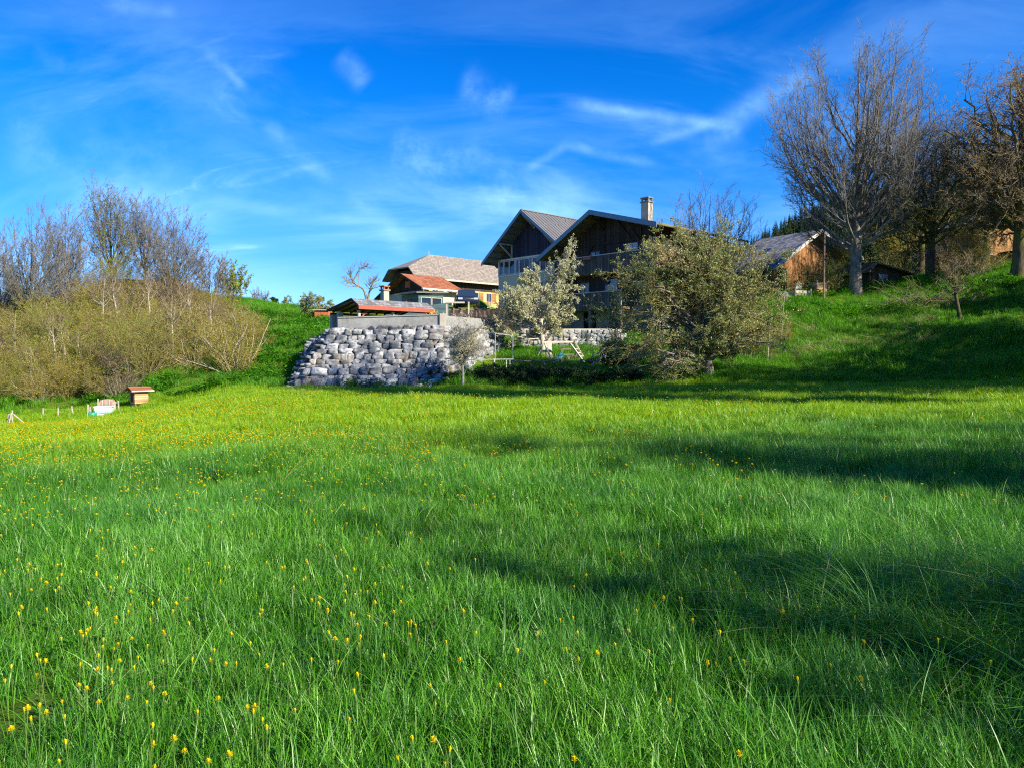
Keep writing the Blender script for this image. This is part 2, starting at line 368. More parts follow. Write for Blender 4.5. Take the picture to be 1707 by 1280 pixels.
class MB:
    def __init__(s): s.v = []; s.f = []
    def add(s, vs, fs):
        b = len(s.v); s.v += [tuple(v) for v in vs]; s.f += [tuple(b + i for i in f) for f in fs]; return s
    def box(s, x0, x1, y0, y1, z0, z1):
        return s.add([(x0, y0, z0), (x1, y0, z0), (x1, y1, z0), (x0, y1, z0), (x0, y0, z1), (x1, y0, z1), (x1, y1, z1), (x0, y1, z1)],
                     [(0, 3, 2, 1), (4, 5, 6, 7), (0, 1, 5, 4), (1, 2, 6, 5), (2, 3, 7, 6), (3, 0, 4, 7)])
    def bar(s, a, b, w=0.06, h=None, up=(0, 0, 1)):
        a, b = Vector(a), Vector(b); h = h or w
        d = (b - a).normalized(); up = Vector(up)
        if abs(d.dot(up)) > 0.95: up = Vector((0, 1, 0))
        sx = d.cross(up).normalized() * w / 2; sy = sx.cross(d).normalized() * h / 2
        vs = [a - sx - sy, a + sx - sy, a + sx + sy, a - sx + sy, b - sx - sy, b + sx - sy, b + sx + sy, b - sx + sy]
        return s.add(vs, [(0, 1, 2, 3), (7, 6, 5, 4), (0, 4, 5, 1), (1, 5, 6, 2), (2, 6, 7, 3), (3, 7, 4, 0)])
    def slab(s, pts, n):
        """thick polygon: pts shifted by n makes the other face"""
        n = Vector(n); k = len(pts); a = [Vector(p) for p in pts]
        s.add(a + [p + n for p in a], [tuple(range(k))[::-1], tuple(range(k, 2 * k))] + [(i, (i + 1) % k, k + (i + 1) % k, k + i) for i in range(k)])
        return s
    def tube(s, pts, r, sides=8):
        pts = [Vector(p) for p in pts]; rs = r if isinstance(r, (list, tuple)) else [r] * len(pts)
        b = len(s.v)
        for i, p in enumerate(pts):
            d = (pts[min(i + 1, len(pts) - 1)] - pts[max(i - 1, 0)]).normalized()
            u = d.cross(Vector((0, 0, 1)) if abs(d.z) < 0.9 else Vector((0, 1, 0))).normalized(); v = d.cross(u)
            for k in range(sides):
                a = 2 * math.pi * k / sides; s.v.append(tuple(p + (u * math.cos(a) + v * math.sin(a)) * rs[i]))
        for i in range(len(pts) - 1):
            for k in range(sides):
                k2 = (k + 1) % sides
                s.f.append((b + i * sides + k, b + i * sides + k2, b + (i + 1) * sides + k2, b + (i + 1) * sides + k))
        s.f.append(tuple(b + k for k in range(sides))[::-1]); s.f.append(tuple(b + (len(pts) - 1) * sides + k for k in range(sides)))
        return s
    def lathe(s, c, prof, sides=16):
        return s.tube([(c[0], c[1], c[2] + z) for r, z in prof], [r for r, z in prof], sides)
    def build(s, name, mat, parent=None, bevel=0.0, smooth=False, loc=None, rz=0.0):
        me = bpy.data.meshes.new(name); me.from_pydata(s.v, [], s.f); me.update()
        if bevel:
            bm = bmesh.new(); bm.from_mesh(me)
            try: bmesh.ops.bevel(bm, geom=bm.edges[:], offset=bevel, segments=2, affect='EDGES', clamp_overlap=True)
            except Exception: pass
            bm.to_mesh(me); bm.free()
        me.materials.append(M[mat])
        if smooth:
            for p in me.polygons: p.use_smooth = True
        o = bpy.data.objects.new(name, me); col.objects.link(o)
        if parent: o.parent = parent
        if loc is not None: o.location = loc; o.rotation_euler = (0, 0, rz)
        return o
def copy_tree(o, parent=None):
    c = o.copy(); col.objects.link(c)
    c.parent = parent
    for ch in list(o.children): copy_tree(ch, c)
    return c

# ------------------------------------------------------------------ terrain
def Z(py): return ('p', py)
COLS = [
 (-900, [(3, 0), (12, -.3), (30, -1.0), (48, -1.4), (60, 2.0), (80, 9), (120, 11), (400, 20), (3000, 20)]),
 (-300, [(3, 0), (12, -.25), (30, -1.3), (47, -1.7), (60, Z(590)), (80, Z(500)), (110, Z(505)), (400, 10), (3000, 5)]),
 (0, [(3, 0), (12, -.2), (30, -1.25), (41, Z(712)), (47, Z(690)), (53, Z(645)), (62, Z(585)), (76, Z(515)), (95, Z(512)), (400, 8), (3000, 0)]),
 (110, [(3, 0), (12, -.2), (30, -1.15), (42, Z(706)), (47, Z(686)), (53, Z(638)), (62, Z(565)), (76, Z(490)), (95, Z(492)), (400, 8), (3000, 0)]),
 (200, [(3, 0), (12, -.15), (30, -.95), (43, Z(694)), (46.5, Z(677)), (53, Z(624)), (62, Z(548)), (78, Z(463)), (100, Z(470)), (400, 8), (3000, 0)]),
 (300, [(3, 0), (12, -.1), (30, -.6), (43, Z(676)), (45.5, Z(664)), (53, Z(612)), (62, Z(550)), (80, Z(474)), (100, Z(480)), (400, 8), (3000, 0)]),
 (400, [(3, 0), (12, -.05), (30, -.3), (44, Z(650)), (50, Z(625)), (60, Z(570)), (92, Z(499)), (120, Z(503)), (400, 8), (3000, 0)]),
 (480, [(3, 0), (12, 0), (30, -.15), (42.5, Z(650)), (49, Z(630)), (60, Z(560)), (95, Z(509)), (120, Z(514)), (400, 8), (3000, 0)]),
 (515, [(3, 0), (12, 0), (30, -.12), (42.5, Z(649)), (46.5, Z(625)), (56, Z(568)), (95, Z(515)), (120, Z(518)), (400, 8), (3000, 0)]),
 (556, [(3, 0), (12, 0), (30, -.1), (43, Z(648)), (46.9, 2.9), (58, 3.4), (70, 5.2), (95, Z(520)), (120, Z(520)), (400, 8), (3000, 0)]),
 (640, [(3, 0), (12, 0), (30, -.1), (43, Z(648)), (46.9, 3.0), (57.5, 3.1), (59, 5.5), (68, 5.8), (95, Z(512)), (120, 8), (400, 8), (3000, 0)]),
 (735, [(3, 0), (12, 0), (30, -.05), (43.3, Z(648)), (47.2, 3.0), (57.5, 3.1), (59, 5.7), (68, 6.0), (88, 8.8), (120, 9), (400, 10), (3000, 0)]),
 (765, [(3, 0), (12, 0), (30, -.05), (43, Z(640)), (46.5, Z(612)), (49.5, 3.0), (57.5, 3.1), (59, 5.7), (68, 6.0), (88, 8.8), (120, 9), (400, 10), (3000, 0)]),
 (800, [(3, 0), (12, 0), (30, -.05), (42.5, Z(643)), (47.0, Z(610)), (49.5, 1.9), (53, 3.0), (57.5, 3.1), (60, 5.2), (68, 5.6), (88, 8.8), (120, 9), (400, 12), (3000, 0)]),
 (840, [(3, 0), (12, 0), (30, -.05), (42, Z(647)), (47, Z(610)), (52, Z(585)), (55, 3.0), (62, 3.4), (80, 4), (100, 8), (120, 10), (400, 14), (3000, 0)]),
 (950, [(3, 0), (12, .02), (30, 0), (41.5, Z(650)), (46, Z(615)), (51.5, Z(592)), (53.4, Z(584)), (54.6, 3.1), (60, 3.3), (80, 3.6), (120, 8), (400, 20), (3000, 0)]),
 (1080, [(3, 0), (12, .04), (30, .05), (41, Z(648)), (45, Z(618)), (52, Z(588)), (55, 3.1), (60, 3.3), (80, 3.8), (120, 9), (400, 30), (3000, 0)]),
 (1200, [(3, 0), (12, .06), (30, .1), (39.5, Z(642)), (44, Z(618)), (50, Z(580)), (57, Z(535)), (64, Z(525)), (80, 6), (120, 10), (400, 38), (3000, 60)]),
 (1290, [(3, 0), (12, .08), (30, .15), (38.5, Z(642)), (44, Z(603)), (50, Z(548)), (57, Z(494)), (66, Z(490)), (80, 7.5), (120, 12), (400, 40), (3000, 100)]),
 (1370, [(3, 0), (12, .1), (30, .2), (37.5, Z(643)), (43, Z(600)), (50, Z(540)), (57, Z(486)), (66, Z(482)), (80, 9), (120, 14), (400, 45), (3000, 100)]),
 (1460, [(3, 0), (12, .1), (30, .25), (37, Z(642)), (43, Z(592)), (50, Z(530)), (58, Z(473)), (68, Z(474)), (80, 9.5), (120, 14), (400, 50), (3000, 100)]),
 (1590, [(3, 0), (12, .12), (30, .3), (36, Z(640)), (42, Z(588)), (49, Z(520)), (56, Z(462)), (66, Z(460)), (80, 10.5), (120, 15), (400, 55), (3000, 100)]),
 (1707, [(3, 0), (12, .15), (30, .35), (35, Z(638)), (41, Z(580)), (47, Z(510)), (54, Z(448)), (64, Z(446)), (80, 12), (120, 16), (400, 60), (3000, 100)]),
 (2100, [(3, 0), (12, .2), (28, .45), (33, Z(630)), (40, Z(560)), (46, Z(490)), (52, Z(430)), (60, Z(425)), (80, 14), (120, 18), (400, 60), (3000, 100)]),
 (3200, [(3, .1), (12, .4), (22, .9), (28, 3), (34, 6), (42, 9), (60, 12), (100, 16), (400, 60), (3000, 100)]),
]
def prof_z(Y, prof): 
    ys = [p[0] for p in prof]; zs = [(zp(p[1][1], p[0]) if isinstance(p[1], tuple) else p[1]) for p in prof]
    return np.interp(Y, ys, zs)
def axis(segs):
    out = []
    for a, b, st in segs: out.append(np.arange(a, b, st))
    return np.concatenate(out + [[segs[-1][1]]])
gxs = axis([(-1400, -200, 60), (-200, -70, 10), (-70, -50, 2), (-50, 45, 0.5), (45, 80, 2), (80, 200, 10), (200, 1400, 60)])
gys = axis([(-300, -60, 20), (-60, -6, 3), (-6, 40, 0.7), (40, 66, 0.4), (66, 110, 1.0), (110, 160, 5), (160, 400, 20), (400, 2000, 100)])
yr = np.unique(np.concatenate([np.arange(0, 130, 0.25), np.arange(130, 3000, 10)]))
cpx = np.array([c[0] for c in COLS], float); ctab = np.array([prof_z(yr, c[1]) for c in COLS])
GX, GY = np.meshgrid(gxs, gys)
Yc = np.clip(GY, 3.0, 2990)
PX = np.clip(GX / Yc * F + CX, cpx[0], cpx[-1])
ci = np.clip(np.searchsorted(cpx, PX) - 1, 0, len(cpx) - 2); tt = (PX - cpx[ci]) / (cpx[ci + 1] - cpx[ci]); tt = tt * tt * (3 - 2 * tt)
yi = np.clip(np.searchsorted(yr, Yc) - 1, 0, len(yr) - 2); ty = (Yc - yr[yi]) / (yr[yi + 1] - yr[yi])
za = ctab[ci, yi] * (1 - ty) + ctab[ci, yi + 1] * ty; zb = ctab[ci + 1, yi] * (1 - ty) + ctab[ci + 1, yi + 1] * ty
GZ = za * (1 - tt) + zb * tt
GZ = np.where(GY < 3, GZ * 0 + 0.0 + np.clip(GX - 12, 0, 60) * 0.02, GZ)
for _ in range(3):
    s_ = GZ.copy(); s_[1:-1, :] = (GZ[:-2, :] + 2 * GZ[1:-1, :] + GZ[2:, :]) / 4; GZ = s_.copy()
    s_[:, 1:-1] = (GZ[:, :-2] + 2 * GZ[:, 1:-1] + GZ[:, 2:]) / 4; GZ = s_
def bumps(x, y):
    return (0.05 * np.sin(x * 0.9 + 1.3 * np.sin(y * 0.35)) * np.sin(y * 0.7 + 0.8 * np.sin(x * 0.5)) + 0.035 * np.sin(x * 2.1 + y * 0.6) * np.sin(y * 1.9 - x * 0.4)
            + 0.07 * np.sin(x * 0.31 + 2) * np.sin(y * 0.27 + 1))
fade = np.clip((np.hypot(GX, GY) - 1) / 6, 0, 1)
GZ = GZ + bumps(GX, GY) * fade
def gz(x, y):
    x = np.asarray(x, float); y = np.asarray(y, float)
    i = np.clip(np.searchsorted(gxs, x) - 1, 0, len(gxs) - 2); j = np.clip(np.searchsorted(gys, y) - 1, 0, len(gys) - 2)
    tx = np.clip((x - gxs[i]) / (gxs[i + 1] - gxs[i]), 0, 1); ty_ = np.clip((y - gys[j]) / (gys[j + 1] - gys[j]), 0, 1)
    return (GZ[j, i] * (1 - tx) + GZ[j, i + 1] * tx) * (1 - ty_) + (GZ[j + 1, i] * (1 - tx) + GZ[j + 1, i + 1] * tx) * ty_
def g1(x, y): return float(gz(x, y))
nx, ny = len(gxs), len(gys)
ii, jj = np.meshgrid(np.arange(nx - 1), np.arange(ny - 1)); b0 = (jj * nx + ii).ravel()
q = np.stack([b0, b0 + 1, b0 + 1 + nx, b0 + nx], 1)
o = np_obj('ground', np.stack([GX.ravel(), GY.ravel(), GZ.ravel()], 1), [q], 'turf', smooth=True)
tag(o, 'green meadow rising to banks and hillside', 'ground', kind='structure')

def on(px, Y, dz=0.0):
    x = xp(px, Y); return Vector((x, Y, g1(x, Y) + dz))

# ------------------------------------------------------------------ instanced stuff (grass, far wood)
def scatter(name, pts, scl, variants, tilt=0.15, label='', cat='', vi=None, scz=None):
    n = len(pts); me = bpy.data.meshes.new(name); me.vertices.add(n)
    me.vertices.foreach_set('co', np.asarray(pts, np.float32).ravel())
    rot = np.stack([rng.normal(0, tilt, n), rng.normal(0, tilt, n), rng.uniform(0, 6.283, n)], 1).astype(np.float32)
    S = np.asarray(scl, np.float32); SV = np.stack([S, S, S if scz is None else np.asarray(scz, np.float32)], 1)
    vi = rng.integers(0, len(variants), n) if vi is None else vi
    a = me.attributes.new('rot', 'FLOAT_VECTOR', 'POINT'); a.data.foreach_set('vector', rot.ravel())
    a = me.attributes.new('scl', 'FLOAT_VECTOR', 'POINT'); a.data.foreach_set('vector', SV.ravel().astype(np.float32))
    a = me.attributes.new('vi', 'INT', 'POINT'); a.data.foreach_set('value', np.asarray(vi, np.int32))
    cl_ = bpy.data.collections.new(name + '_kinds')
    for v in variants: cl_.objects.link(v)
    o = bpy.data.objects.new(name, me); col.objects.link(o)
    for v in variants[:1]: me.materials.append(v.data.materials[0])
    tr = bpy.data.node_groups.new(name + '_spread', 'GeometryNodeTree')
    tr.interface.new_socket('Geometry', in_out='INPUT', socket_type='NodeSocketGeometry')
    tr.interface.new_socket('Geometry', in_out='OUTPUT', socket_type='NodeSocketGeometry')
    N = tr.nodes; L = tr.links
    gi = N.new('NodeGroupInput'); go = N.new('NodeGroupOutput'); iop = N.new('GeometryNodeInstanceOnPoints'); cinf = N.new('GeometryNodeCollectionInfo')
    cinf.inputs['Collection'].default_value = cl_; cinf.inputs['Separate Children'].default_value = True; cinf.inputs['Reset Children'].default_value = True
    def na(nm, t):
        q = N.new('GeometryNodeInputNamedAttribute'); q.data_type = t; q.inputs[0].default_value = nm; return q.outputs[0]
    L.new(gi.outputs[0], iop.inputs['Points']); L.new(cinf.outputs[0], iop.inputs['Instance'])
    iop.inputs['Pick Instance'].default_value = True
    L.new(na('vi', 'INT'), iop.inputs['Instance Index']); L.new(na('rot', 'FLOAT_VECTOR'), iop.inputs['Rotation']); L.new(na('scl', 'FLOAT_VECTOR'), iop.inputs['Scale'])
    L.new(iop.outputs[0], go.inputs[0])
    md = o.modifiers.new('spread', 'NODES'); md.node_group = tr
    tag(o, label, cat, kind='stuff')
    return o

def blades(name, n, rad, hmin, hmax, wid, mat, lean=0.45, droop=0.5, K=4, seed=0, splay=0.0):
    r = np.random.default_rng(seed)
    a = r.uniform(0, 6.283, n); rr = rad * np.sqrt(r.uniform(0, 1, n)); base = np.stack([rr * np.cos(a), rr * np.sin(a), np.zeros(n)], 1)
    h = r.uniform(hmin, hmax, n) * r.uniform(0.75, 1.0, n); la = r.uniform(0, 6.283, n) * (1 - splay) + a * splay
    ln = np.abs(r.normal(0, lean, n)) + 0.05; dr = np.abs(r.normal(0, droop, n))
    wv = wid * r.uniform(0.6, 1.2, n); fa = la + 1.57 + r.normal(0, 0.5, n)
    side = np.stack([np.cos(fa), np.sin(fa), np.zeros(n)], 1)
    out = np.stack([np.cos(la), np.sin(la), np.zeros(n)], 1)
    V = []
    for k in range(K):
        t = k / K
        p = base + out * (h * (ln * t + dr * t ** 2.6))[:, None]; p[:, 2] = h * (t - 0.25 * dr * t ** 3 - 0.15 * ln * t * t) - 0.02 * (k == 0)
        hw = (wv * (1 - t) ** 0.55 * (0.7 + 0.6 * t if t < 0.5 else 1.0) / 2)[:, None]
        V += [p - side * hw, p + side * hw]
    tip = base + out * (h * (ln + dr))[:, None]; tip[:, 2] = h * (1 - 0.25 * dr - 0.15 * ln)
    V.append(tip)
    V = np.stack(V, 1); m_ = 2 * K + 1
    b = np.arange(n)[:, None] * m_
    qs = [b + np.array([[2 * k, 2 * k + 1, 2 * k + 3, 2 * k + 2]]) for k in range(K - 1)]
    t3 = b + np.array([[2 * K - 2, 2 * K - 1, 2 * K]])
    bv = np.repeat(r.uniform(0, 1, n), m_)
    return np_obj(name, V, [np.concatenate(qs), t3], mat, attr=bv, smooth=True, link=False)


# ------------------------------------------------------------------ trees
def norm(a): return a / np.maximum(np.linalg.norm(a, axis=-1, keepdims=True), 1e-9)
def tubes(P, Rr, S):
    """P (N,K,3) centre lines, Rr (N,K) radii -> verts, quads"""
    N_, K_ = Rr.shape
    T = np.empty_like(P); T[:, 1:-1] = P[:, 2:] - P[:, :-2] if K_ > 2 else 0; T[:, 0] = P[:, 1] - P[:, 0]; T[:, -1] = P[:, -1] - P[:, -2]
    T = norm(T); ref = np.where(np.abs(T[:, :1, 2:3]) > 0.9, np.array([[[1., 0, 0]]]), np.array([[[0, 0, 1.]]])) * np.ones_like(T)
    U = norm(np.cross(T, ref)); W = np.cross(T, U)
    a = np.arange(S) * 2 * np.pi / S
    V = P[:, :, None] + Rr[:, :, None, None] * (U[:, :, None] * np.cos(a)[None, None, :, None] + W[:, :, None] * np.sin(a)[None, None, :, None])
    b = (np.arange(N_)[:, None, None] * K_ + np.arange(K_ - 1)[None, :, None]) * S; k = np.arange(S); k2 = (k + 1) % S
    q = np.stack([b + k, b + k2, b + S + k2, b + S + k], -1).reshape(-1, 4)
    return V.reshape(-1, 3), q
def join_tubes(lst):
    V, Q, n = [], [], 0
    for P, Rr, S in lst:
        if len(P) == 0: continue
        v, q = tubes(P, Rr, S); V.append(v); Q.append(q + n); n += len(v)
    return np.concatenate(V), np.concatenate(Q)
def march(r, p0, d0, L, r0, K, up, wig, tip=0.25, sag=0.0):
    n = len(p0); P = np.empty((n, K, 3)); P[:, 0] = p0; d = norm(d0); st = (L / (K - 1))[:, None]
    for k in range(1, K):
        P[:, k] = P[:, k - 1] + d * st
        d = norm(d + np.array([0, 0, up - sag * k / K]) / (K - 1) + r.normal(0, wig, (n, 3)) / math.sqrt(K - 1))
    t = np.linspace(0, 1, K)[None]
    return P, r0[:, None] * (1 - (1 - tip) * t)
def sprout(r, par, n, lr, ang, tr, K, up, wig, rr, rmin=0.004, sag=0.0, shrink=0.55, jit=0.3, az=None):
    P, Rr = par; N_, Kp = Rr.shape; m = N_ * n
    pi = np.repeat(np.arange(N_), n)
    t = (np.tile(np.arange(n), N_) + r.uniform(0, 1, m)) / n; t = tr[0] + (tr[1] - tr[0]) * t
    f = t * (Kp - 1); k = np.minimum(f.astype(int), Kp - 2); ft = (f - k)[:, None]
    pos = P[pi, k] * (1 - ft) + P[pi, k + 1] * ft; T = norm(P[pi, k + 1] - P[pi, k])
    rad = Rr[pi, k] * (1 - ft[:, 0]) + Rr[pi, k + 1] * ft[:, 0]
    rv = norm(r.normal(0, 1, (m, 3)) ); pr = norm(np.cross(T, rv))
    an = np.radians(r.uniform(ang[0], ang[1], m))[:, None]
    d = T * np.cos(an) + pr * np.sin(an)
    Lp = np.linalg.norm(np.diff(P, axis=1), axis=2).sum(1)[pi]
    L = Lp * lr * (1 - shrink * (t - tr[0]) / max(tr[1] - tr[0], .01)) * r.uniform(1 - jit, 1 + jit, m)
    return march(r, pos, d, L, np.maximum(rad * rr, rmin), K, up, wig, 0.3, sag)
def leaf_quads(r, P, size, n_per, spread, tr=(0.2, 1.0)):
    """n_per leaves round every branch in P (N,K,3)"""
    N_, Kp = P.shape[:2]; m = int(N_ * n_per); pi = r.integers(0, N_, m)
    f = r.uniform(tr[0], tr[1], m) * (Kp - 1); k = np.minimum(f.astype(int), Kp - 2); ft = (f - k)[:, None]
    c = P[pi, k] * (1 - ft) + P[pi, k + 1] * ft + r.normal(0, spread, (m, 3))
    u = norm(r.normal(0, 1, (m, 3))); v = norm(np.cross(u, r.normal(0, 1, (m, 3)))); s = (size * r.uniform(0.6, 1.35, m))[:, None]
    V = np.stack([c - u * s, c + v * s * 0.55, c + u * s, c - v * s * 0.55], 1)
    V[:, [1, 3], 2] -= s * 0.15
    q = np.arange(m)[:, None] * 4 + np.arange(4)[None]
    return V.reshape(-1, 3), q, np.repeat(r.uniform(0, 1, m), 4)
def tree_obj(name, loc, wood, twigs, bmat, tmat, leaves=None, lmat=None, rz=0, label='', cat='tree', group=None):
    root = empty(name, loc, rz, label, cat, group)
    V, Q = join_tubes(wood); np_obj('trunk', V, [Q], bmat, root, smooth=True)
    V, Q = join_tubes(twigs); cr = np_obj('crown', V, [Q], tmat, root, smooth=True)
    if leaves is not None:
        V, Q, A = leaves; np_obj('leaves', V, [Q], lmat, cr, attr=A)
    return root
def stem_path(pts, n=10):
    pts = np.array(pts, float); t = np.linspace(0, len(pts) - 1, n); i = np.minimum(t.astype(int), len(pts) - 2); f = (t - i)[:, None]
    p = pts[i] * (1 - f) + pts[i + 1] * f
    p[1:-1] = (p[:-2] + 2 * p[1:-1] + p[2:]) / 4
    return p[None]
def to_targets(r, src, fr, T, r0, K=8, lift=0.4, wig=0.05, tip=0.3):
    """limbs that leave the stem at fraction fr and arc to target points T"""
    P, Rr = src; n = len(T); Kp = P.shape[1]; f = fr * (Kp - 1); k = np.minimum(f.astype(int), Kp - 2); ft = (f - k)[:, None]
    a = P[0, k] * (1 - ft) + P[0, k + 1] * ft
    mid = (a + T) / 2; mid[:, 2] += lift * np.linalg.norm(T - a, axis=1) * 0.5
    t = np.linspace(0, 1, K)[None, :, None]
    B = (1 - t) ** 2 * a[:, None] + 2 * t * (1 - t) * mid[:, None] + t * t * T[:, None]
    nz = r.normal(0, wig, (n, K, 3)) * np.linalg.norm(T - a, axis=1)[:, None, None]; nz[:, 0] = 0
    B = B + nz
    return B, r0[:, None] * (1 - (1 - tip) * np.linspace(0, 1, K)[None])

def poplar_like(name, loc, H, seed, label, W=None, fork=0.3, nl=24, n2=11, n3=8, n4=5, bm='bark_grey', tm='twig_purple', leaf=None, lm=None, group=None, rz=0, trad=None, lean=(0, 0), tw=0.010, lfs=0.05, zlow=.25, out=.8):
    """deciduous tree without leaves: steep limbs whose ends fill a rounded dome"""
    r = np.random.default_rng(seed); trad = trad or H * 0.022; W = W or H * .5
    P = stem_path([(0, 0, -0.4), (0.05, 0, H * fork * .6), (lean[0] * .4, lean[1] * .4, H * fork), (lean[0] * .8, lean[1], H * 0.62), (lean[0] + .1, lean[1], H * .93)], 11)
    Rr = (trad * np.array([1.35, 1.05, .96, .9, .78, .62, .48, .34, .22, .14, .07]))[None]
    n5 = nl // 2; u = np.concatenate([r.uniform(-.65, .97, nl), r.uniform(.25, .9, n5), r.uniform(-.5, .8, nl // 2)]); n_ = len(u); a = np.arange(n_) * 2.4 + r.uniform(-.3, .3, n_)
    rd = np.concatenate([r.uniform(.85, .97, nl), r.uniform(.72, .97, n5), r.uniform(.35, .75, n_ - nl - n5)]); ce = H * (1 + zlow) / 2; hz_ = H * (1 - zlow) / 2
    s_ = np.sqrt(np.maximum(1 - u * u, 0)) ** np.where(u > 0, 1.1, .8)
    T = np.stack([lean[0] + W / 2 * s_ * np.cos(a) * rd, lean[1] + W / 2 * s_ * np.sin(a) * rd, ce + hz_ * u * rd], 1)
    fr = np.clip(fork * .8 + .40 * (u + .5) / 1.5 * r.uniform(.5, 1.3, n_), fork * .75, .8)
    K = 9; f = fr * 10; k = np.minimum(f.astype(int), 9); ft = (f - k)[:, None]; A = P[0, k] * (1 - ft) + P[0, k + 1] * ft
    mid = A + (T - A) * np.array([out, out, .38]); t = np.linspace(0, 1, K)[None, :, None]
    B = (1 - t) ** 2 * A[:, None] + 2 * t * (1 - t) * mid[:, None] + t * t * T[:, None]
    nz = np.cumsum(r.normal(0, .016, (n_, K, 3)), 1) * np.linalg.norm(T - A, axis=1)[:, None, None]; nz -= nz[:, :1]; B = B + nz
    r0 = trad * .34 * (np.linalg.norm(T - A, axis=1) / (H * .5)) ** .8 * r.uniform(.7, 1.25, n_)
    r0 *= .85; l1 = (B, r0[:, None] * (1 - .86 * np.linspace(0, 1, K)[None] ** .8))
    l2 = sprout(r, l1, n2, 0.25, (14, 46), (0.3, 1.0), 6, 0.30, 0.16, 0.55, 0.012, shrink=0.25)
    l3 = sprout(r, l2, n3, 0.42, (18, 50), (0.1, 1.0), 4, 0.22, 0.2, 0.6, tw * 1.05, shrink=0.45)
    l4 = sprout(r, l3, n4, 0.5, (18, 50), (0.15, 1.0), 3, 0.15, 0.2, 0.75, tw * .9, shrink=0.4)
    lv = None
    if leaf: lv = leaf_quads(r, l4[0], lfs, leaf, 0.05)
    return tree_obj(name, loc, [(P, Rr, 12), (l1[0], l1[1], 7)], [(l2[0], l2[1], 5), (l3[0], l3[1], 3), (l4[0], l4[1], 3)], bm, tm, lv, lm, rz, label, 'tree', group)

def spreading(name, loc, H, W, seed, label, bm='bark_mossy', tm='twig_brown', nl=16, n2=10, n3=8, n4=5, stem=None, leaf=None, lm=None, group=None, trad=0.3, zlo=0.3, lfs=0.05, depth=0.8, skew=0, tw=0.010):
    """broad crown: limbs reach out to all of an ellipsoid"""
    r = np.random.default_rng(seed)
    P = stem_path(stem or [(0, 0, -0.4), (0.05, 0, H * .25), (0.15, 0.1, H * .5), (0, 0, H * .85)], 9)
    Rr = (trad * np.array([1.4, 1.05, .95, .85, .72, .55, .4, .25, .12]))[None]
    a = r.uniform(0, 6.283, nl); u = r.uniform(-0.9, 1, nl); rad = r.uniform(0.62, 1.0, nl)
    ce = H * (1 + zlo) / 2; hz_ = H * (1 - zlo) / 2
    T = np.stack([W / 2 * np.sqrt(1 - u * u) * np.cos(a) * rad + skew, W / 2 * depth * np.sqrt(1 - u * u) * np.sin(a) * rad, ce + hz_ * u * 0.92], 1)
    fr = np.clip(0.22 + 0.35 * (T[:, 2] / H) * r.uniform(.6, 1.2, nl), .12, .8)
    l1 = to_targets(r, (P, Rr), fr, T, trad * r.uniform(.2, .42, nl), 9, 0.25, 0.035)
    l2 = sprout(r, l1, n2, 0.42, (25, 70), (0.2, 1.0), 6, 0.15, 0.30, 0.5, 0.018, shrink=0.45)
    l3 = sprout(r, l2, n3, 0.42, (25, 65), (0.15, 1.0), 4, 0.10, 0.30, 0.55, 0.012, shrink=0.4)
    l4 = sprout(r, l3, n4, 0.5, (25, 60), (0.15, 1.0), 3, 0.1, 0.25, 0.7, tw, shrink=0.4)
    lv = leaf_quads(r, l4[0], lfs, leaf, 0.04) if leaf else None
    return tree_obj(name, loc, [(P, Rr, 12), (l1[0], l1[1], 7)], [(l2[0], l2[1], 5), (l3[0], l3[1], 3), (l4[0], l4[1], 3)], bm, tm, lv, lm, 0, label, 'tree', group)

# --- the great bare tree behind the bank and its neighbours
b = on(1424, 56)
poplar_like('bare_tree', b, 18.9, 11, 'tallest bare tree, pale forked trunk beside the tile-roofed wooden chalet', W=11.6, nl=38, n2=13, n3=7, n4=5, bm='bark_grey', tm='twig_purple', trad=0.40, fork=0.3, tw=0.009, zlow=.17, out=.96)
b = on(1398, 58)
poplar_like('bare_tree', b, 6.0, 12, 'thin leaning bare tree just left of the tallest tree trunk', W=3.4, nl=9, n2=7, n3=6, n4=4, bm='bark_dark', tm='twig_brown', trad=0.17, fork=0.42, lean=(-1.4, 0), tw=0.009)
b = on(1532, 66)
poplar_like('bare_tree', b, 14.6, 13, 'grey bare tree with a rounded crown behind the dark spreading tree', W=8.5, nl=24, n2=12, n3=8, n4=5, bm='bark_dark', tm='twig_purple', trad=0.30, fork=0.3, tw=0.011)
b = on(1548, 57)
spreading('spreading_tree', b, 10.8, 14.5, 14, 'dark crooked tree with low spreading branches right of the small brown shed', 'bark_dark', 'twig_olive', 24, 9, 7, 4, trad=0.27, zlo=0.25, tw=0.011, leaf=1.0, lm='bud_olive', lfs=0.035)
b = on(1697, 52)
spreading('rugged_tree', b, 14.2, 11.5, 15, 'big rugged brown tree with mossy trunk at the right edge of the photo', 'bark_mossy', 'twig_brown', 46, 12, 9, 4, trad=0.48, zlo=0.14, tw=0.012, leaf=1.2, lm='bud_brown', lfs=0.04)
b = on(1640, 60)
spreading('mossy_tree', b, 11.5, 10.0, 16, 'olive twiggy tree filling the gap left of the rugged edge tree', 'bark_mossy', 'twig_olive', 20, 10, 8, 4, trad=0.25, zlo=0.2, tw=0.012, leaf=2.0, lm='bud_olive', lfs=0.045)
b = on(1505, 72)
spreading('hazel_tree', b, 7.0, 6.5, 17, 'pale olive bushy tree behind the small brown shed', 'bark_mossy', 'twig_olive', 16, 9, 7, 4, trad=0.16, zlo=0.12, tw=0.012, leaf=3.0, lm='bud_olive', lfs=0.05)
b = on(1600, 47.5)
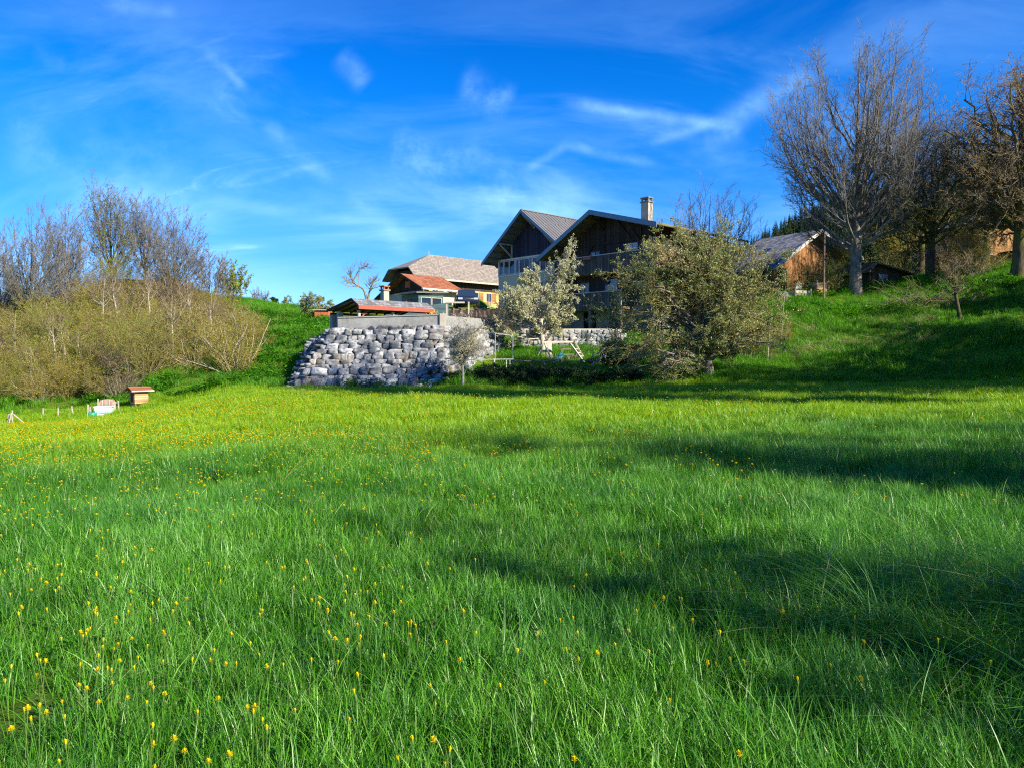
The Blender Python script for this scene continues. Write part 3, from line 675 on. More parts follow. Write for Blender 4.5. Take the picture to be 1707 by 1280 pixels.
spreading('small_tree', b, 3.9, 3.4, 18, 'small dark leaning tree standing alone on the grassy bank', 'bark_dark', 'twig_brown', 9, 8, 6, 4, stem=[(0, 0, -.2), (-.25, 0, 1.2), (-.5, 0, 2.3), (-.6, 0, 3.4)], trad=0.11, zlo=0.42, tw=0.008)
# tangle of cut twigs lying against the small tree
r = np.random.default_rng(19); n = 70
c0 = on(1560, 50)
p0 = np.stack([r.normal(0, 1.5, n), r.normal(0, 0.7, n), r.uniform(0.0, 0.5, n)], 1); d0 = np.stack([r.choice([-1, 1], n) * r.uniform(.5, 1, n), r.normal(0, .4, n), r.uniform(.0, .75, n)], 1)
l1 = march(r, p0, d0, r.uniform(1.2, 2.9, n), np.full(n, .022), 6, -0.2, 0.25); l2 = sprout(r, l1, 6, .4, (20, 50), (.2, 1), 3, 0, .2, .6, .008)
V, Q = join_tubes([(l1[0], l1[1], 5), (l2[0], l2[1], 3)]); o = np_obj('brushwood_pile', V, [Q], 'twig_brown'); o.location = c0
tag(o, 'pale heap of cut brushwood on top of the bank', 'brushwood')

# --- trees before the chalets
b = on(1183, 41.5)
def big_bush(loc):
    r = np.random.default_rng(21)
    P = stem_path([(0, 0, -.4), (-.05, 0, .8), (-.25, .1, 1.9), (-.8, .2, 3.6), (-1.0, .2, 5.2)], 9); Rr = (0.24 * np.array([1.4, 1.1, 1, .9, .75, .6, .45, .3, .15]))[None]
    T = []
    while len(T) < 62:
        p = r.uniform(-1, 1, 3)
        q = np.linalg.norm(p)
        if 0.45 < q < 1.0: T.append((p[0] * 4.5 - 1.05, p[1] * 3.4, 3.95 + p[2] * 3.7 - 0.10 * (p[0] * 4.5)))
    for px_, pz_ in ((-5.3, 4.1), (-5.0, 3.0), (-5.2, 2.2), (-4.6, 1.2), (-4.2, 0.7), (-3.4, .5), (-3.9, 5.6), (-3.2, 7.0), (-2.2, 7.5), (2.9, 5.3), (3.2, 3.9), (2.6, 1.3), (3.3, 2.4), (2.0, .8), (-2.4, .6), (2.4, 6.6), (1.6, 7.2), (3.0, 6.0), (.5, 7.5), (-.8, 7.7), (3.3, 5.2), (2.8, 4.6), (-4.6, 5.0), (-5.0, 3.6), (-4.8, 1.7), (-1, 1), (.8, 1.2)):
        T.append((px_ + r.normal(0, .2), r.uniform(-2.3, 2.0), pz_ + r.normal(0, .2)))
    T = np.array(T); T[:, 2] = np.maximum(T[:, 2], 0.6); T[:, 2] = np.where(T[:, 0] > -1.3, np.maximum(T[:, 2], 1.6 + .2 * np.abs(T[:, 1])), T[:, 2])
    nl = len(T)
    fr = np.clip(0.18 + 0.07 * T[:, 2] + r.uniform(-.05, .05, nl), .15, .8)
    l1 = to_targets(r, (P, Rr), fr, T, 0.10 * r.uniform(.5, 1, nl), 9, 0.30, 0.035)
    l2 = sprout(r, l1, 9, 0.30, (25, 75), (0.3, 1.0), 6, 0.08, 0.34, .5, .014, shrink=.45, sag=.25)
    l3 = sprout(r, l2, 8, 0.45, (25, 65), (.15, 1), 4, 0.08, .3, .6, .010, shrink=.35, sag=.1)
    l4 = sprout(r, l3, 3, 0.5, (25, 60), (.2, 1), 3, 0.05, .3, .8, .008)
    lv = leaf_quads(r, l4[0], 0.038, 4.4, 0.045)
    return tree_obj('bushy_tree', loc, [(P, Rr, 12), (l1[0], l1[1], 6)], [(l2[0], l2[1], 4), (l3[0], l3[1], 3), (l4[0], l4[1], 3)], 'bark_grey', 'twig_olive', lv, 'apple_leaf', 0,
                    'huge spreading apple tree in pale green leaf covering the chalet corner', 'tree')
big_bush(b).scale = (1.08, 1.0, 1.0)
b = on(1180, 60)
poplar_like('bare_tree', b, 10.4, 22, 'bare grey crown rising above the huge pale green apple tree', W=8.6, nl=20, n2=9, n3=6, n4=3, bm='bark_grey', tm='bark_grey', trad=0.2, fork=0.3, tw=0.009, zlow=.4, out=.8)
b = on(905, 50)
def white_tree(loc):
    r = np.random.default_rng(23)
    P = stem_path([(0, 0, -.4), (.05, 0, .8), (-.15, .1, 2.1), (-.1, .2, 4.0), (.6, .2, 5.6)], 9); Rr = (0.17 * np.array([1.4, 1.1, 1, .9, .75, .6, .45, .3, .15]))[None]
    T = []
    while len(T) < 40:
        p = r.uniform(-1, 1, 3); q = np.linalg.norm(p)
        if .45 < q < 1: T.append((p[0] * 2.5 - .45, p[1] * 2.0, 3.3 + p[2] * 2.1))
    for a_ in ((1.6, 0, 6.6), (1.95, .2, 7.1), (1.4, -.3, 6.0), (1.9, -.3, 5.6), (1.2, .3, 5.6), (-.9, 0, 5.6), (-.5, .4, 5.7), (-3.2, 0, 1.9), (-3.4, .3, 2.5), (-2.9, -.5, 1.4), (1.9, .4, 3.4), (1.7, -.4, 2.6), (2.0, 0, 4.5), (-2.6, .2, 3.4)): T.append(a_)
    T = np.array(T); nl = len(T); fr = np.clip(.15 + .1 * T[:, 2] + r.uniform(-.05, .05, nl), .18, .85)
    l1 = to_targets(r, (P, Rr), fr, T, .07 * r.uniform(.5, 1, nl), 9, .2, .035)
    l2 = sprout(r, l1, 9, .34, (20, 60), (.3, 1), 6, .35, .25, .5, .012, shrink=.4)
    l3 = sprout(r, l2, 7, .42, (20, 55), (.15, 1), 4, .25, .25, .6, .009)
    l4 = sprout(r, l3, 3, .5, (20, 50), (.2, 1), 3, .1, .2, .8, .007)
    lv = leaf_quads(r, l4[0], .040, 5.2, .04)
    return tree_obj('blossoming_tree', loc, [(P, Rr, 10), (l1[0], l1[1], 6)], [(l2[0], l2[1], 4), (l3[0], l3[1], 3), (l4[0], l4[1], 3)], 'bark_pale', 'bark_grey', lv, 'blossom', 0,
                    'cream blossoming tree standing before the cream and timber gable house', 'tree')
white_tree(b)
b = on(771, 41.2)
def small_tangle(loc):
    r = np.random.default_rng(24)
    P = stem_path([(0, 0, -.3), (.03, 0, .7), (-.03, 0, 1.5), (.03, 0, 2.9)], 9); Rr = (.075 * np.array([1.4, 1.1, 1, .9, .8, .6, .45, .3, .15]))[None]
    T = []
    while len(T) < 40:
        p = r.uniform(-1, 1, 3)
        if .4 < np.linalg.norm(p) < 1: T.append((p[0] * 1.12, p[1] * .9, 2.7 + p[2] * 1.3))
    T = np.array(T); nl = len(T)
    l1 = to_targets(r, (P, Rr), np.clip(.3 + .12 * T[:, 2], .35, .8), T, .03 * r.uniform(.6, 1, nl), 8, .2, .05)
    l2 = sprout(r, l1, 11, .45, (25, 80), (.2, 1), 6, -.1, .5, .5, .010, sag=.3)
    l3 = sprout(r, l2, 9, .4, (25, 70), (.2, 1), 4, 0, .4, .7, .008)
    lv = leaf_quads(r, l3[0], .028, 2.0, .03)
    return tree_obj('knotted_tree', loc, [(P, Rr, 9), (l1[0], l1[1], 6)], [(l2[0], l2[1], 4), (l3[0], l3[1], 3)], 'bark_pale', 'timber_pale', lv, 'blossom', 0, 'small knotted pale tree in front of the boulder wall corner', 'tree')
small_tangle(b)
# pollarded tree on the skyline behind the shelter: a crooked limb and a stub, each with whips
def pollard(loc):
    r = np.random.default_rng(25); k = 1.0
    def pl(pts): return stem_path(pts, 9)
    A = pl([(0, 0, -.3), (-.15, 0, 1.3), (-.5, 0, 2.2), (-1.5, 0, 2.4), (-1.9, 0, 3.1), (-2.35, 0, 4.1)])
    B = pl([(0.1, 0, -.3), (.25, 0, 1.2), (.6, 0, 2.2), (1.0, .1, 3.3)])
    C = pl([(-1.9, 0, 3.0), (-1.3, .1, 4.2), (-.9, .1, 5.0), (0.2, .1, 5.2)])
    Rr = np.array([.34, .3, .27, .24, .22, .2, .17, .14, .1])[None]
    S_ = np.concatenate([A, B, C]); RS = np.concatenate([Rr, Rr, Rr * .5])
    l1 = sprout(r, (S_, RS), 20, .40, (10, 80), (.5, 1.0), 5, .9, .2, .3, .022, shrink=.2)
    l2 = sprout(r, l1, 7, .45, (15, 45), (.2, 1), 3, .4, .2, .6, .013)
    lv = leaf_quads(r, l2[0], .06, 1.6, .05)
    return tree_obj('pollarded_tree', loc, [(S_, RS * .55, 9)], [(l1[0], l1[1], 5), (l2[0], l2[1], 3)], 'bark_grey', 'twig_olive', lv, 'apple_leaf', 0, 'pollarded tree with a crooked limb on the skyline behind the open shelter', 'tree')
pollard(Vector((xp(612, 84), 84, zp(505, 84)))).scale = (.8, .8, .76)
b = on(527, 76)
spreading('round_bush', b, 2.5, 4.4, 26, 'round bush in pale leaf beside the small orange shed', 'bark_grey', 'twig_olive', 16, 8, 6, 3, trad=.1, zlo=.1, leaf=4, lm='apple_leaf', lfs=.05, tw=.012)

# --- bare trees on the left bank
left = [(2, 66, 400, 31, 'bare tree cut off by the left edge of the photo', 5, 14, 'twig_purple'),
        (55, 64, 345, 32, 'broad bare tree, first whole one from the left edge', 6.2, 24, 'twig_purple'),
        (112, 68, 322, 33, 'slender bare tree, second whole one from the left edge', 4.2, 18, 'twig_purple'),
        (188, 74, 300, 34, 'highest bare tree of the left bank, with greenish upper twigs', 5.2, 22, 'twig_purple'),
        (243, 76, 322, 35, 'bare tree right of the highest one on the left bank', 4.6, 20, 'twig_purple'),
        (292, 70, 334, 36, 'wide bare tree at the right end of the tall left row', 6, 24, 'twig_purple'),
        (350, 72, 406, 37, 'low rounded bare tree at the right shoulder of the thicket', 4.6, 16, 'twig_purple')]
for px, Y, top, sd, lb, sp_, nl, tmn in left:
    b = on(px, Y); H = zp(top, Y) - b.z
    poplar_like('bare_tree', b, H * .99, sd, lb, W=sp_, nl=nl, n2=9, n3=7, n4=4, bm='bark_grey' if sd % 2 else 'bark_mossy', tm=tmn, trad=H * .014, fork=.22, tw=.012, zlow=.12,
                leaf=(0.4 if sd == 34 else None), lm='bud_green', lfs=.055)
b = on(390, 74); H = zp(428, 74) - b.z
poplar_like('leafing_tree', b, H, 38, 'slim tree in first green leaf at the right end of the left bank skyline', W=3, nl=10, n2=7, n3=5, n4=3, bm='bark_grey', tm='twig_olive', trad=.1, fork=.3, tw=.013, leaf=1.6, lm='bud_green', lfs=.08)
b = on(428, 110)
poplar_like('bare_tree', b, zp(479, 110) - b.z, 39, 'tiny far bare tree on the green skyline, left one of the pair', W=1.6, nl=8, n2=7, n3=5, n4=3, trad=.09, fork=.1, tw=.018)
b = on(443, 112)
poplar_like('bare_tree', b, zp(484, 112) - b.z, 40, 'tiny far bare tree on the green skyline, right one of the pair', W=1.6, nl=8, n2=7, n3=5, n4=3, trad=.09, fork=.1, tw=.018)
b = on(458, 108)
spreading('dark_bush', b, 1.0, 1.6, 41, 'small dark round bush on the far green skyline', 'bark_dark', 'bark_dark', 10, 7, 5, 3, trad=.06, zlo=.05, leaf=5, lm='bramble_leaf', lfs=.06)
b = on(478, 100)
spreading('little_tree', b, 1.4, 1.5, 42, 'little twiggy tree on the skyline left of the round bush', 'bark_grey', 'twig_olive', 9, 6, 5, 3, trad=.05, zlo=.1, leaf=1.5, lm='bud_green', lfs=.05)

# --- shrubs of the thicket: a few kinds, copied with turn and size
def shrub_parts(H, W, seed, nst, bm, tm, lm, leaf, up=.35, lfs=.042, n1=10, n2=7, spreadang=40, thick=.022):
    r = np.random.default_rng(seed)
    a = r.uniform(0, 6.283, nst); rr = W * .16 * np.sqrt(r.uniform(0, 1, nst)); p0 = np.stack([rr * np.cos(a), rr * np.sin(a), np.full(nst, -.2)], 1)
    tl = np.radians(np.abs(r.normal(0, spreadang, nst)).clip(2, 72)); d0 = np.stack([np.sin(tl) * np.cos(a), np.sin(tl) * np.sin(a), np.cos(tl)], 1)
    l1 = march(r, p0, d0, H * r.uniform(.65, 1.1, nst), np.full(nst, thick) * r.uniform(.5, 1.3, nst), 8, up, .38)
    l2 = sprout(r, l1, n1, .42, (20, 65), (.1, 1), 5, .2, .35, .6, .010, shrink=.4)
    l3 = sprout(r, l2, n2, .5, (20, 60), (.1, 1), 3, .1, .3, .7, .008)
    root = bpy.data.objects.new('shrub', None); root.empty_display_size = .3
    V, Q = join_tubes([(l1[0], l1[1], 5)]); s_ = np_obj('stems', V, [Q], bm, root, smooth=True)
    V, Q = join_tubes([(l2[0], l2[1], 3), (l3[0], l3[1], 3)]); t_ = np_obj('twigs', V, [Q], tm, root)
    V, Q, A = leaf_quads(r, l3[0], lfs, leaf, .05); np_obj('leaves', V, [Q], lm, root, attr=A)
    return root
kinds = {
 'olive': [shrub_parts(4.2, 4.0, 51, 34, 'timber_pale', 'twig_olive', 'bud_olive', 2.8, thick=.03), shrub_parts(3.8, 4.2, 52, 34, 'twig_olive', 'twig_olive', 'bud_olive', 2.8)],
 'brown': [shrub_parts(4.0, 4.2, 53, 34, 'bark_pale', 'twig_brown', 'bud_brown', 1.2, n1=8), shrub_parts(3.4, 4.6, 54, 34, 'bark_mossy', 'twig_brown', 'bud_olive', 1.2, spreadang=50)],
 'green': [shrub_parts(4.6, 3.2, 55, 26, 'twig_olive', 'twig_olive', 'bud_green', 3.0, up=.6, spreadang=24, thick=.025)],
 'bramble': [shrub_parts(1.6, 3.0, 56, 40, 'bark_dark', 'bark_dark', 'bramble_leaf', 4.5, up=-.3, lfs=.07, spreadang=60)]}
first = {k: [True] * len(v) for k, v in kinds.items()}
def place_shrub(kind, i, loc, s, rz, name, label, group, sz=None, cat='shrub'):
    i = i % len(kinds[kind]); proto = kinds[kind][i]
    if first[kind][i]: first[kind][i] = False; o = proto; col.objects.link(o)
    else:
        o = proto.copy(); col.objects.link(o)
        for ch in list(proto.children):
            c_ = ch.copy(); col.objects.link(c_); c_.parent = o
    o.name = name; o.location = loc; o.rotation_euler = (0, 0, rz); o.scale = (s, s, sz or s)
    return tag(o, label, cat, group)
lab = {'olive': 'many-stemmed olive-yellow shrub, nearly leafless, in the thicket on the left bank', 'brown': 'brownish bare shrub tangle in the thicket on the left bank',
       'green': 'upright shrub in fresh yellow-green leaf amid the left bank thicket', 'bramble': 'low dark bramble bush at the foot of the playground slope'}
r = np.random.default_rng(60)
sh = []
for row, (Y, pys, step_) in enumerate([(49, 665, 46), (53, 640, 44), (57.5, 600, 44), (62, 570, 44), (67, 530, 42), (72, 500, 40)]):
    right_lim = [215, 330, 415, 425, 420, 400][row]
    px = -60 + 17 * (row % 2)
    while px < right_lim:
        sh.append((px + r.uniform(-10, 10), Y + r.uniform(-1.5, 1.5), row)); px += step_ * r.uniform(.85, 1.15)
for px, Y, row in sh:
    k = r.choice(['olive', 'brown', 'green'], p=[.52, .33, .15])
    if px > 330: k = 'olive' if r.uniform() < .6 else 'brown'
    s = r.uniform(.75, 1.05) * (0.62 if row == 0 else 0.85 if row == 1 else 1.0) * (.82 if px > 340 else 1.0) * (.85 if row > 2 else 1.0) * (1.1 if 130 < px < 330 and row > 3 else 1.0)
    kd = {'olive': 'olive-yellow many-stemmed shrub', 'brown': 'brownish bare shrub', 'green': 'fresh yellow-green shrub'}[k]
    rd_ = ('in the front row', 'in the second row', 'low on the bank', 'halfway up the bank', 'high on the bank', 'at the bank crest')[row]
    ps_ = ('beyond the left edge', 'at the left edge', 'under the first whole bare tree', 'under the second bare tree', 'under the highest bare tree', 'above the hutch', 'under the wide bare tree', 'near the thicket end', 'at the right end')[int(np.searchsorted([-25, 35, 85, 140, 205, 260, 315, 365], px))]
    place_shrub(k, int(r.integers(0, 9)), on(px, Y), s, r.uniform(0, 6.28), 'shrub', kd + ' ' + rd_ + ', ' + ps_, k + ' shrubs of the left thicket')
for i_, (px, Y, h, wd_) in enumerate([(92, 55, 4.6, 2.4), (108, 56, 4.2, 2.0), (172, 60, 5.4, 2.6), (196, 60.5, 5.8, 2.4), (25, 57, 4.6, 2.6), (250, 62, 5.2, 2.4), (322, 60, 5.0, 2.2), (352, 57, 4.6, 2.2), (140, 52, 3.8, 2.0), (288, 56, 4.6, 2.2), (60, 51.5, 3.4, 2.0)]):
    poplar_like('young_tree', on(px, Y), h, 700 + i_, 'slender pale-stemmed young tree in the left thicket, ' + ['below the broad first tree', 'its close right neighbour below the second tree', 'left of the pair under the highest tree', 'right of the pair under the highest tree', 'nearest the left edge', 'above the hutch', 'under the wide tree', 'nearest its right end', 'low between tub and hutch', 'low right of the hutch', 'low above the stakes'][i_], W=wd_, nl=9, n2=7, n3=5, n4=3, bm='bark_pale', tm='twig_brown', trad=.075, fork=.45, tw=.010, group='young trees in the left thicket', lean=(random.uniform(-.5, .5), 0))
for px, Y, q_ in ((180, 50.3, 'above the tub'), (212, 50.6, 'just left of the hutch')): place_shrub('bramble', 0, on(px, Y), .9, r.uniform(0, 6.28), 'low_dark_bush', 'dark bush added as shaded gap at the left thicket foot, ' + q_, 'dark bushes added as gaps under the left thicket')  # dark bushes added to stand for the shaded gaps between shrubs
place_shrub('olive', 0, on(395, 50.5), 1.02, .5, 'shrub', 'fan-shaped yellow shrub at the lower right corner of the left thicket', None)
place_shrub('green', 0, on(240, 51), .98, 2.0, 'shrub', 'brightest green upright shrub directly above the wooden hutch', None)
place_shrub('brown', 0, on(215, 50.5), .7, 3.0, 'shrub', 'brown shrub with fallen stems left of the wooden hutch', None)
for px, Y, s, sz, q_ in [(735, 43.2, .62, .55, 'at the wall corner'), (775, 43.6, .7, .55, 'behind the knotted tree'), (820, 43.4, .75, .62, 'under the pipe frame'), (865, 43.2, .8, .62, 'at the right end of the pipe railing'), (905, 43.5, .7, .6, 'below the left swing legs'),
        (950, 43.0, .8, .55, 'below the slide'), (995, 42.8, .8, .5, 'at the right end of the wooden fence'), (1040, 43.0, .7, .5, 'under the apple tree edge'), (1030, 47.5, 1.0, .9, 'right of the leaning planks'), (1075, 49, 1.0, .9, 'deep under the apple tree')]:
    place_shrub('bramble', 0, on(px, Y), s, r.uniform(0, 6.28), 'low_dark_bush', 'low dark bramble bush ' + q_, 'dark brambles below the playground', sz * r.uniform(.55, 1.25))
for px, Y, k, s, lb in [(1250, 46, 'green', .62, 'leafy shrub under the right side of the huge apple tree'), (1225, 50, 'olive', .75, 'olive shrub behind the trunk of the huge apple tree'),
                        (1290, 60, 'green', .55, 'green shrub at the left corner of the tile-roofed wooden chalet'), (1382, 56.5, 'green', .55, 'bright green shrub under the leaning thin tree'),
                        (1352, 61, 'olive', .5, 'olive shrub against the orange plank wall'), (1452, 62, 'brown', .35, 'brown shrub between the tallest trunk and the shed'),
                        (1400, 60, 'olive', .7, 'olive shrub right behind the tallest tree trunk'), (1490, 64, 'olive', .8, 'olive shrub above the small shed roof'),
                        (1620, 56, 'olive', .8, 'twiggy olive shrub on the bank under the rugged tree'), (1585, 58, 'brown', .8, 'brown shrub behind the small leaning tree'),
                        (1300, 47, 'olive', .38, 'low whippy shrub on the slope right of the huge apple tree')]:
    place_shrub(k, 0, on(px, Y), s, r.uniform(0, 6.28), 'shrub', lb, None)
# slender saplings on the slope right of the apple tree
for px, Y, h, lb in [(1279, 43.5, 3.2, 'thin leafless sapling right of the huge apple tree trunk'), (1301, 46, 3.6, 'taller thin sapling on the slope beside the huge apple tree')]:
    r2 = np.random.default_rng(int(px)); b = on(px, Y)
    P = stem_path([(0, 0, -.2), (.1, 0, h * .5), (.25, 0, h)], 8); Rr = np.linspace(.028, .006, 8)[None]
    l1 = sprout(r2, (P, Rr), 12, .3, (20, 50), (.3, 1), 4, .4, .2, .6, .008); l2 = sprout(r2, l1, 4, .4, (20, 50), (.2, 1), 3, .2, .2, .7, .006)
    tree_obj('sapling', b, [(P, Rr, 6)], [(l1[0], l1[1], 3), (l2[0], l2[1], 3)], 'timber_pale', 'twig_olive', None, None, 0, lb, 'sapling')
# conifers: near ones as trees, the far wood as one mass
def spruce_mesh(name, H, W, seed, link, nb=34, per=9):
    r = np.random.default_rng(seed); V = []; Q = []; A = []; n = 0
    for i in range(nb):
        t = i / nb; z = H * (.06 + .92 * t); rad = W / 2 * (1 - t) ** .85 * r.uniform(.8, 1.1) + .12
        for a in r.uniform(0, 6.283, per):
            ww = rad * .42 + .1; L_ = rad * r.uniform(.7, 1.1); dr = .28 * L_
            ca, sa = math.cos(a), math.sin(a)
            for s_ in (-1, 1):
                V += [(0, 0, z + .25), (ca * L_ * .55 - sa * ww * s_ * .5, sa * L_ * .55 + ca * ww * s_ * .5, z - dr * .35 - .1), (ca * L_, sa * L_, z - dr), (ca * L_ * .5, sa * L_ * .5, z + .05)]
                Q.append((n, n + 1, n + 2, n + 3)); n += 4; A += [r.uniform()] * 4
    return np_obj(name, np.array(V), [np.array(Q)], 'needle', attr=np.array(A), link=link)
sp_v = [spruce_mesh('spruce_kind', 11 + i, 4.2 + .4 * i, 70 + i, False, 22, 7) for i in range(3)]
# far hill to the right with its wood
hx = []; hz_ = []
HXC = [(1090, 470, 500), (1200, 440, 470), (1255, 418, 455), (1330, 372, 450), (1420, 330, 440), (1560, 312, 430), (1700, 300, 420), (2000, 280, 420), (2600, 300, 430)]
def hill_pt(px, t):
    top = np.interp(px, [h[0] for h in HXC], [h[1] for h in HXC]); bot = np.interp(px, [h[0] for h in HXC], [h[2] for h in HXC])
    Y = 330 + 240 * t; py = bot + (top - bot) * t
    p = at(px, py, Y); return p
nu, nv = 60, 14; V = []; 
for j in range(nv + 2):
    for i in range(nu + 1):
        px = 1090 + (2600 - 1090) * i / nu; t = j / nv
        if j <= nv:
            p = hill_pt(px, t); V.append((p.x, p.y, p.z + 3 * math.sin(i * 1.7 + j) * (0 < j < nv)))
        else:
            p = hill_pt(px, 1); V.append((p.x * 1.2, p.y * 1.2, p.z * .7))
Q = [(j * (nu + 1) + i, j * (nu + 1) + i + 1, (j + 1) * (nu + 1) + i + 1, (j + 1) * (nu + 1) + i) for j in range(nv + 1) for i in range(nu)]
tag(np_obj('hill', V, [np.array(Q)], 'far_hill', smooth=True), 'steep dark hill rising behind the right-hand trees', 'hill', kind='structure')
pts = []
for _ in range(2600):
    px = rng.uniform(1150, 2100); t = rng.uniform(0, 1) ** .8; p = hill_pt(px, t); pts.append((p.x, p.y, p.z - 1.0))
scatter('conifer_wood', pts, rng.uniform(.7, 1.25, len(pts)), sp_v, 0.02, 'dark spruce wood covering the far hillside on the right', 'wood')
for i, (px, Y, top, lb) in enumerate([(1500, 96, 372, 'dark spruce behind the small shed, left one of the group'), (1516, 92, 380, 'dark spruce behind the small shed, middle one of the group'), (1538, 98, 366, 'dark spruce behind the dark spreading tree, right one of the group'), (1450, 100, 380, 'dark spruce just right of the tallest trunk')]):
    bb = on(px, Y); H = zp(top, Y) - bb.z
    root = empty('spruce_tree', bb, 0, lb, 'tree'); MB().tube([(0, 0, -.3), (0, 0, H * .9)], [.2, .04], 8).build('trunk', 'bark_dark', root)
    c_ = spruce_mesh('crown', H, H * .42, 80 + i, True, 34, 12); c_.parent = root

# ------------------------------------------------------------------ buildings
TH = R(-47)
def lx(th): return Vector((math.cos(th), math.sin(th), 0)), Vector((-math.sin(th), math.cos(th), 0))
def gable_roof(name, mat, par, xL, zL, xA, zA, xR, zR, y0, y1, th=.14, ribs=None):
    """two pitched slabs; local x across the gable, y back along the ridge"""
    m = MB()
    for (xa, za, xb, zb) in ((xL, zL, xA, zA), (xA, zA, xR, zR)):
        m.slab([(xa, y0, za), (xb, y0, zb), (xb, y1, zb), (xa, y1, za)], (0, 0, -th))
    if ribs:
        for (xa, za, xb, zb) in ((xL, zL, xA, zA), (xA, zA, xR, zR)):
            y = y0 + ribs * .5
            while y < y1:
                m.bar((xa, y, za + .02), (xb, y, zb + .02), .05, .05); y += ribs
        m.box(xA - .12, xA + .12, y0, y1, zA - .01, zA + .06)
    return m.build(name, mat, par)
def barge(name, mat, par, pts, y, w=.24, t=.06):
    m = MB()
    for a, b in zip(pts[:-1], pts[1:]):
        m.slab([(a[0], y, a[1] - w), (b[0], y, b[1] - w), (b[0], y, b[1] + .03), (a[0], y, a[1] + .03)], (0, -t, 0))
    return m.build(name, mat, par)
def window(par, x0, x1, z0, z1, y, face='x', out=-1, frame='timber_white', panes=2, fr=.07, curtain=None, depth=.05, shut=None):
    """framed glazed window on a wall plane; face x: plane y=const, face y: plane x=const"""
    def T(a, d, z): return (a, y + out * d, z) if face == 'x' else (y + out * d, a, z)
    def bx(m, a0, a1, d0, d1, za, zb):
        p, q = T(a0, d0, za), T(a1, d1, zb)
        m.box(min(p[0], q[0]), max(p[0], q[0]), min(p[1], q[1]), max(p[1], q[1]), za, zb)
    g_ = MB(); bx(g_, x0 + fr, x1 - fr, .006, .014, z0 + fr, z1 - fr)
    f = MB(); bx(f, x0, x1, .004, depth, z1 - fr, z1); bx(f, x0, x1, .004, depth, z0, z0 + fr); bx(f, x0, x0 + fr, .004, depth, z0 + fr, z1 - fr); bx(f, x1 - fr, x1, .004, depth, z0 + fr, z1 - fr)
    for k in range(1, panes):
        xm = x0 + (x1 - x0) * k / panes; bx(f, xm - fr * .4, xm + fr * .4, .016, depth - .005, z0 + fr, z1 - fr)
    wn = f.build('window', frame, par); gl = g_.build('pane', 'glass', wn)
    if curtain:
        c_ = MB()
        for a0, a1 in curtain: bx(c_, x0 + (x1 - x0) * a0, x0 + (x1 - x0) * a1, .017, .024, z0 + fr, z1 - fr)
        c_.build('curtain', 'curtain', wn)
    if shut:
        for a0, a1 in ((x0 - (x1 - x0) * .52, x0 - .02), (x1 + .02, x1 + (x1 - x0) * .52)):
            s_ = MB(); bx(s_, a0, a1, .006, .05, z0, z1); s_.build('shutter', shut, par)
    return wn
def wallpoly(name, mat, par, pts, y, t=.2):
    return MB().slab([(x, y, z) for x, z in pts], (0, t, 0)).build(name, mat, par)
def bracket(par, x, y0, y1, z, mat='timber_plain', h=1.1):
    m = MB(); m.bar((x, y0, z - h), (x, y0, z), .14); m.bar((x, y0 + .02, z - h + .1), (x, y1, z - .05), .12); m.bar((x, y0, z), (x, y1, z + .0), .13)
    return m.build('bracket', mat, par)

# ---- dark timber chalet (right of the pair)
C0 = Vector((xp(930, 64), 64, 3.2)); zb = C0.z
ch = empty('dark_chalet', C0, TH, 'dark timber chalet with two balconies, the right-hand one of the gabled pair', 'chalet')
def L(z): return z - zb
W, ED = 9.5, 11.0
zA, zL, zR, xA = L(13.1), L(9.95), L(11.35), 4.75
prof = lambda x: (zL + (zA - zL) * (x + 1) / (xA + 1) if x < xA else zA + (zR - zA) * (x - xA) / (W + 1 - xA)) - .16
MB().box(.0, W, .3, ED - .3, -1.5, L(5.7)).build('ground_floor', 'plaster_grey', ch)
wallpoly('gable_wall', 'wood_dark', ch, [(0, L(5.7)), (W, L(5.7)), (W, prof(W)), (xA, prof(xA)), (0, prof(0))], .32, .25)
m = MB(); m.box(W - .24, W - .02, .58, ED - .3, L(5.7), prof(W)); m.box(.02, .24, .58, ED - .3, L(5.7), prof(0)); m.box(.25, W - .25, ED - .55, ED - .32, L(5.7), L(9.8)); m.build('side_wall', 'wood_brown', ch)
gable_roof('roof', 'tile_rust', ch, -1.0, zL, xA, zA, W + 1.6, zR, -1.5, ED, .16)
barge('bargeboard', 'fascia_blue', ch, [(-1.0, zL), (xA, zA), (W + 1.6, zR)], -1.5, .34)
m = MB()
for x in np.arange(-.8, W + 1.4, .62):
    zz_ = (prof(x)); m.box(x - .05, x + .05, -1.48, .3, zz_ - .10, zz_ - .005)
m.build('rafters', 'timber_plain', ch)
for x in (1.0, xA, 8.3): bracket(ch, x, .3, -1.3, prof(x) - .12, 'wood_dark', 1.3)
m = MB(); m.bar((0.2, .26, L(10.7)), (W - .2, .26, L(10.7)), .14); m.bar((xA, .25, L(8.7)), (xA, .25, prof(xA)), .18); m.bar((2.2, .25, L(8.7)), (3.6, .25, L(10.7)), .12); m.bar((7.4, .25, L(10.8)), (6.0, .25, prof(6.0) - .2), .12); m.build('wall_beams', 'wood_dark', ch)
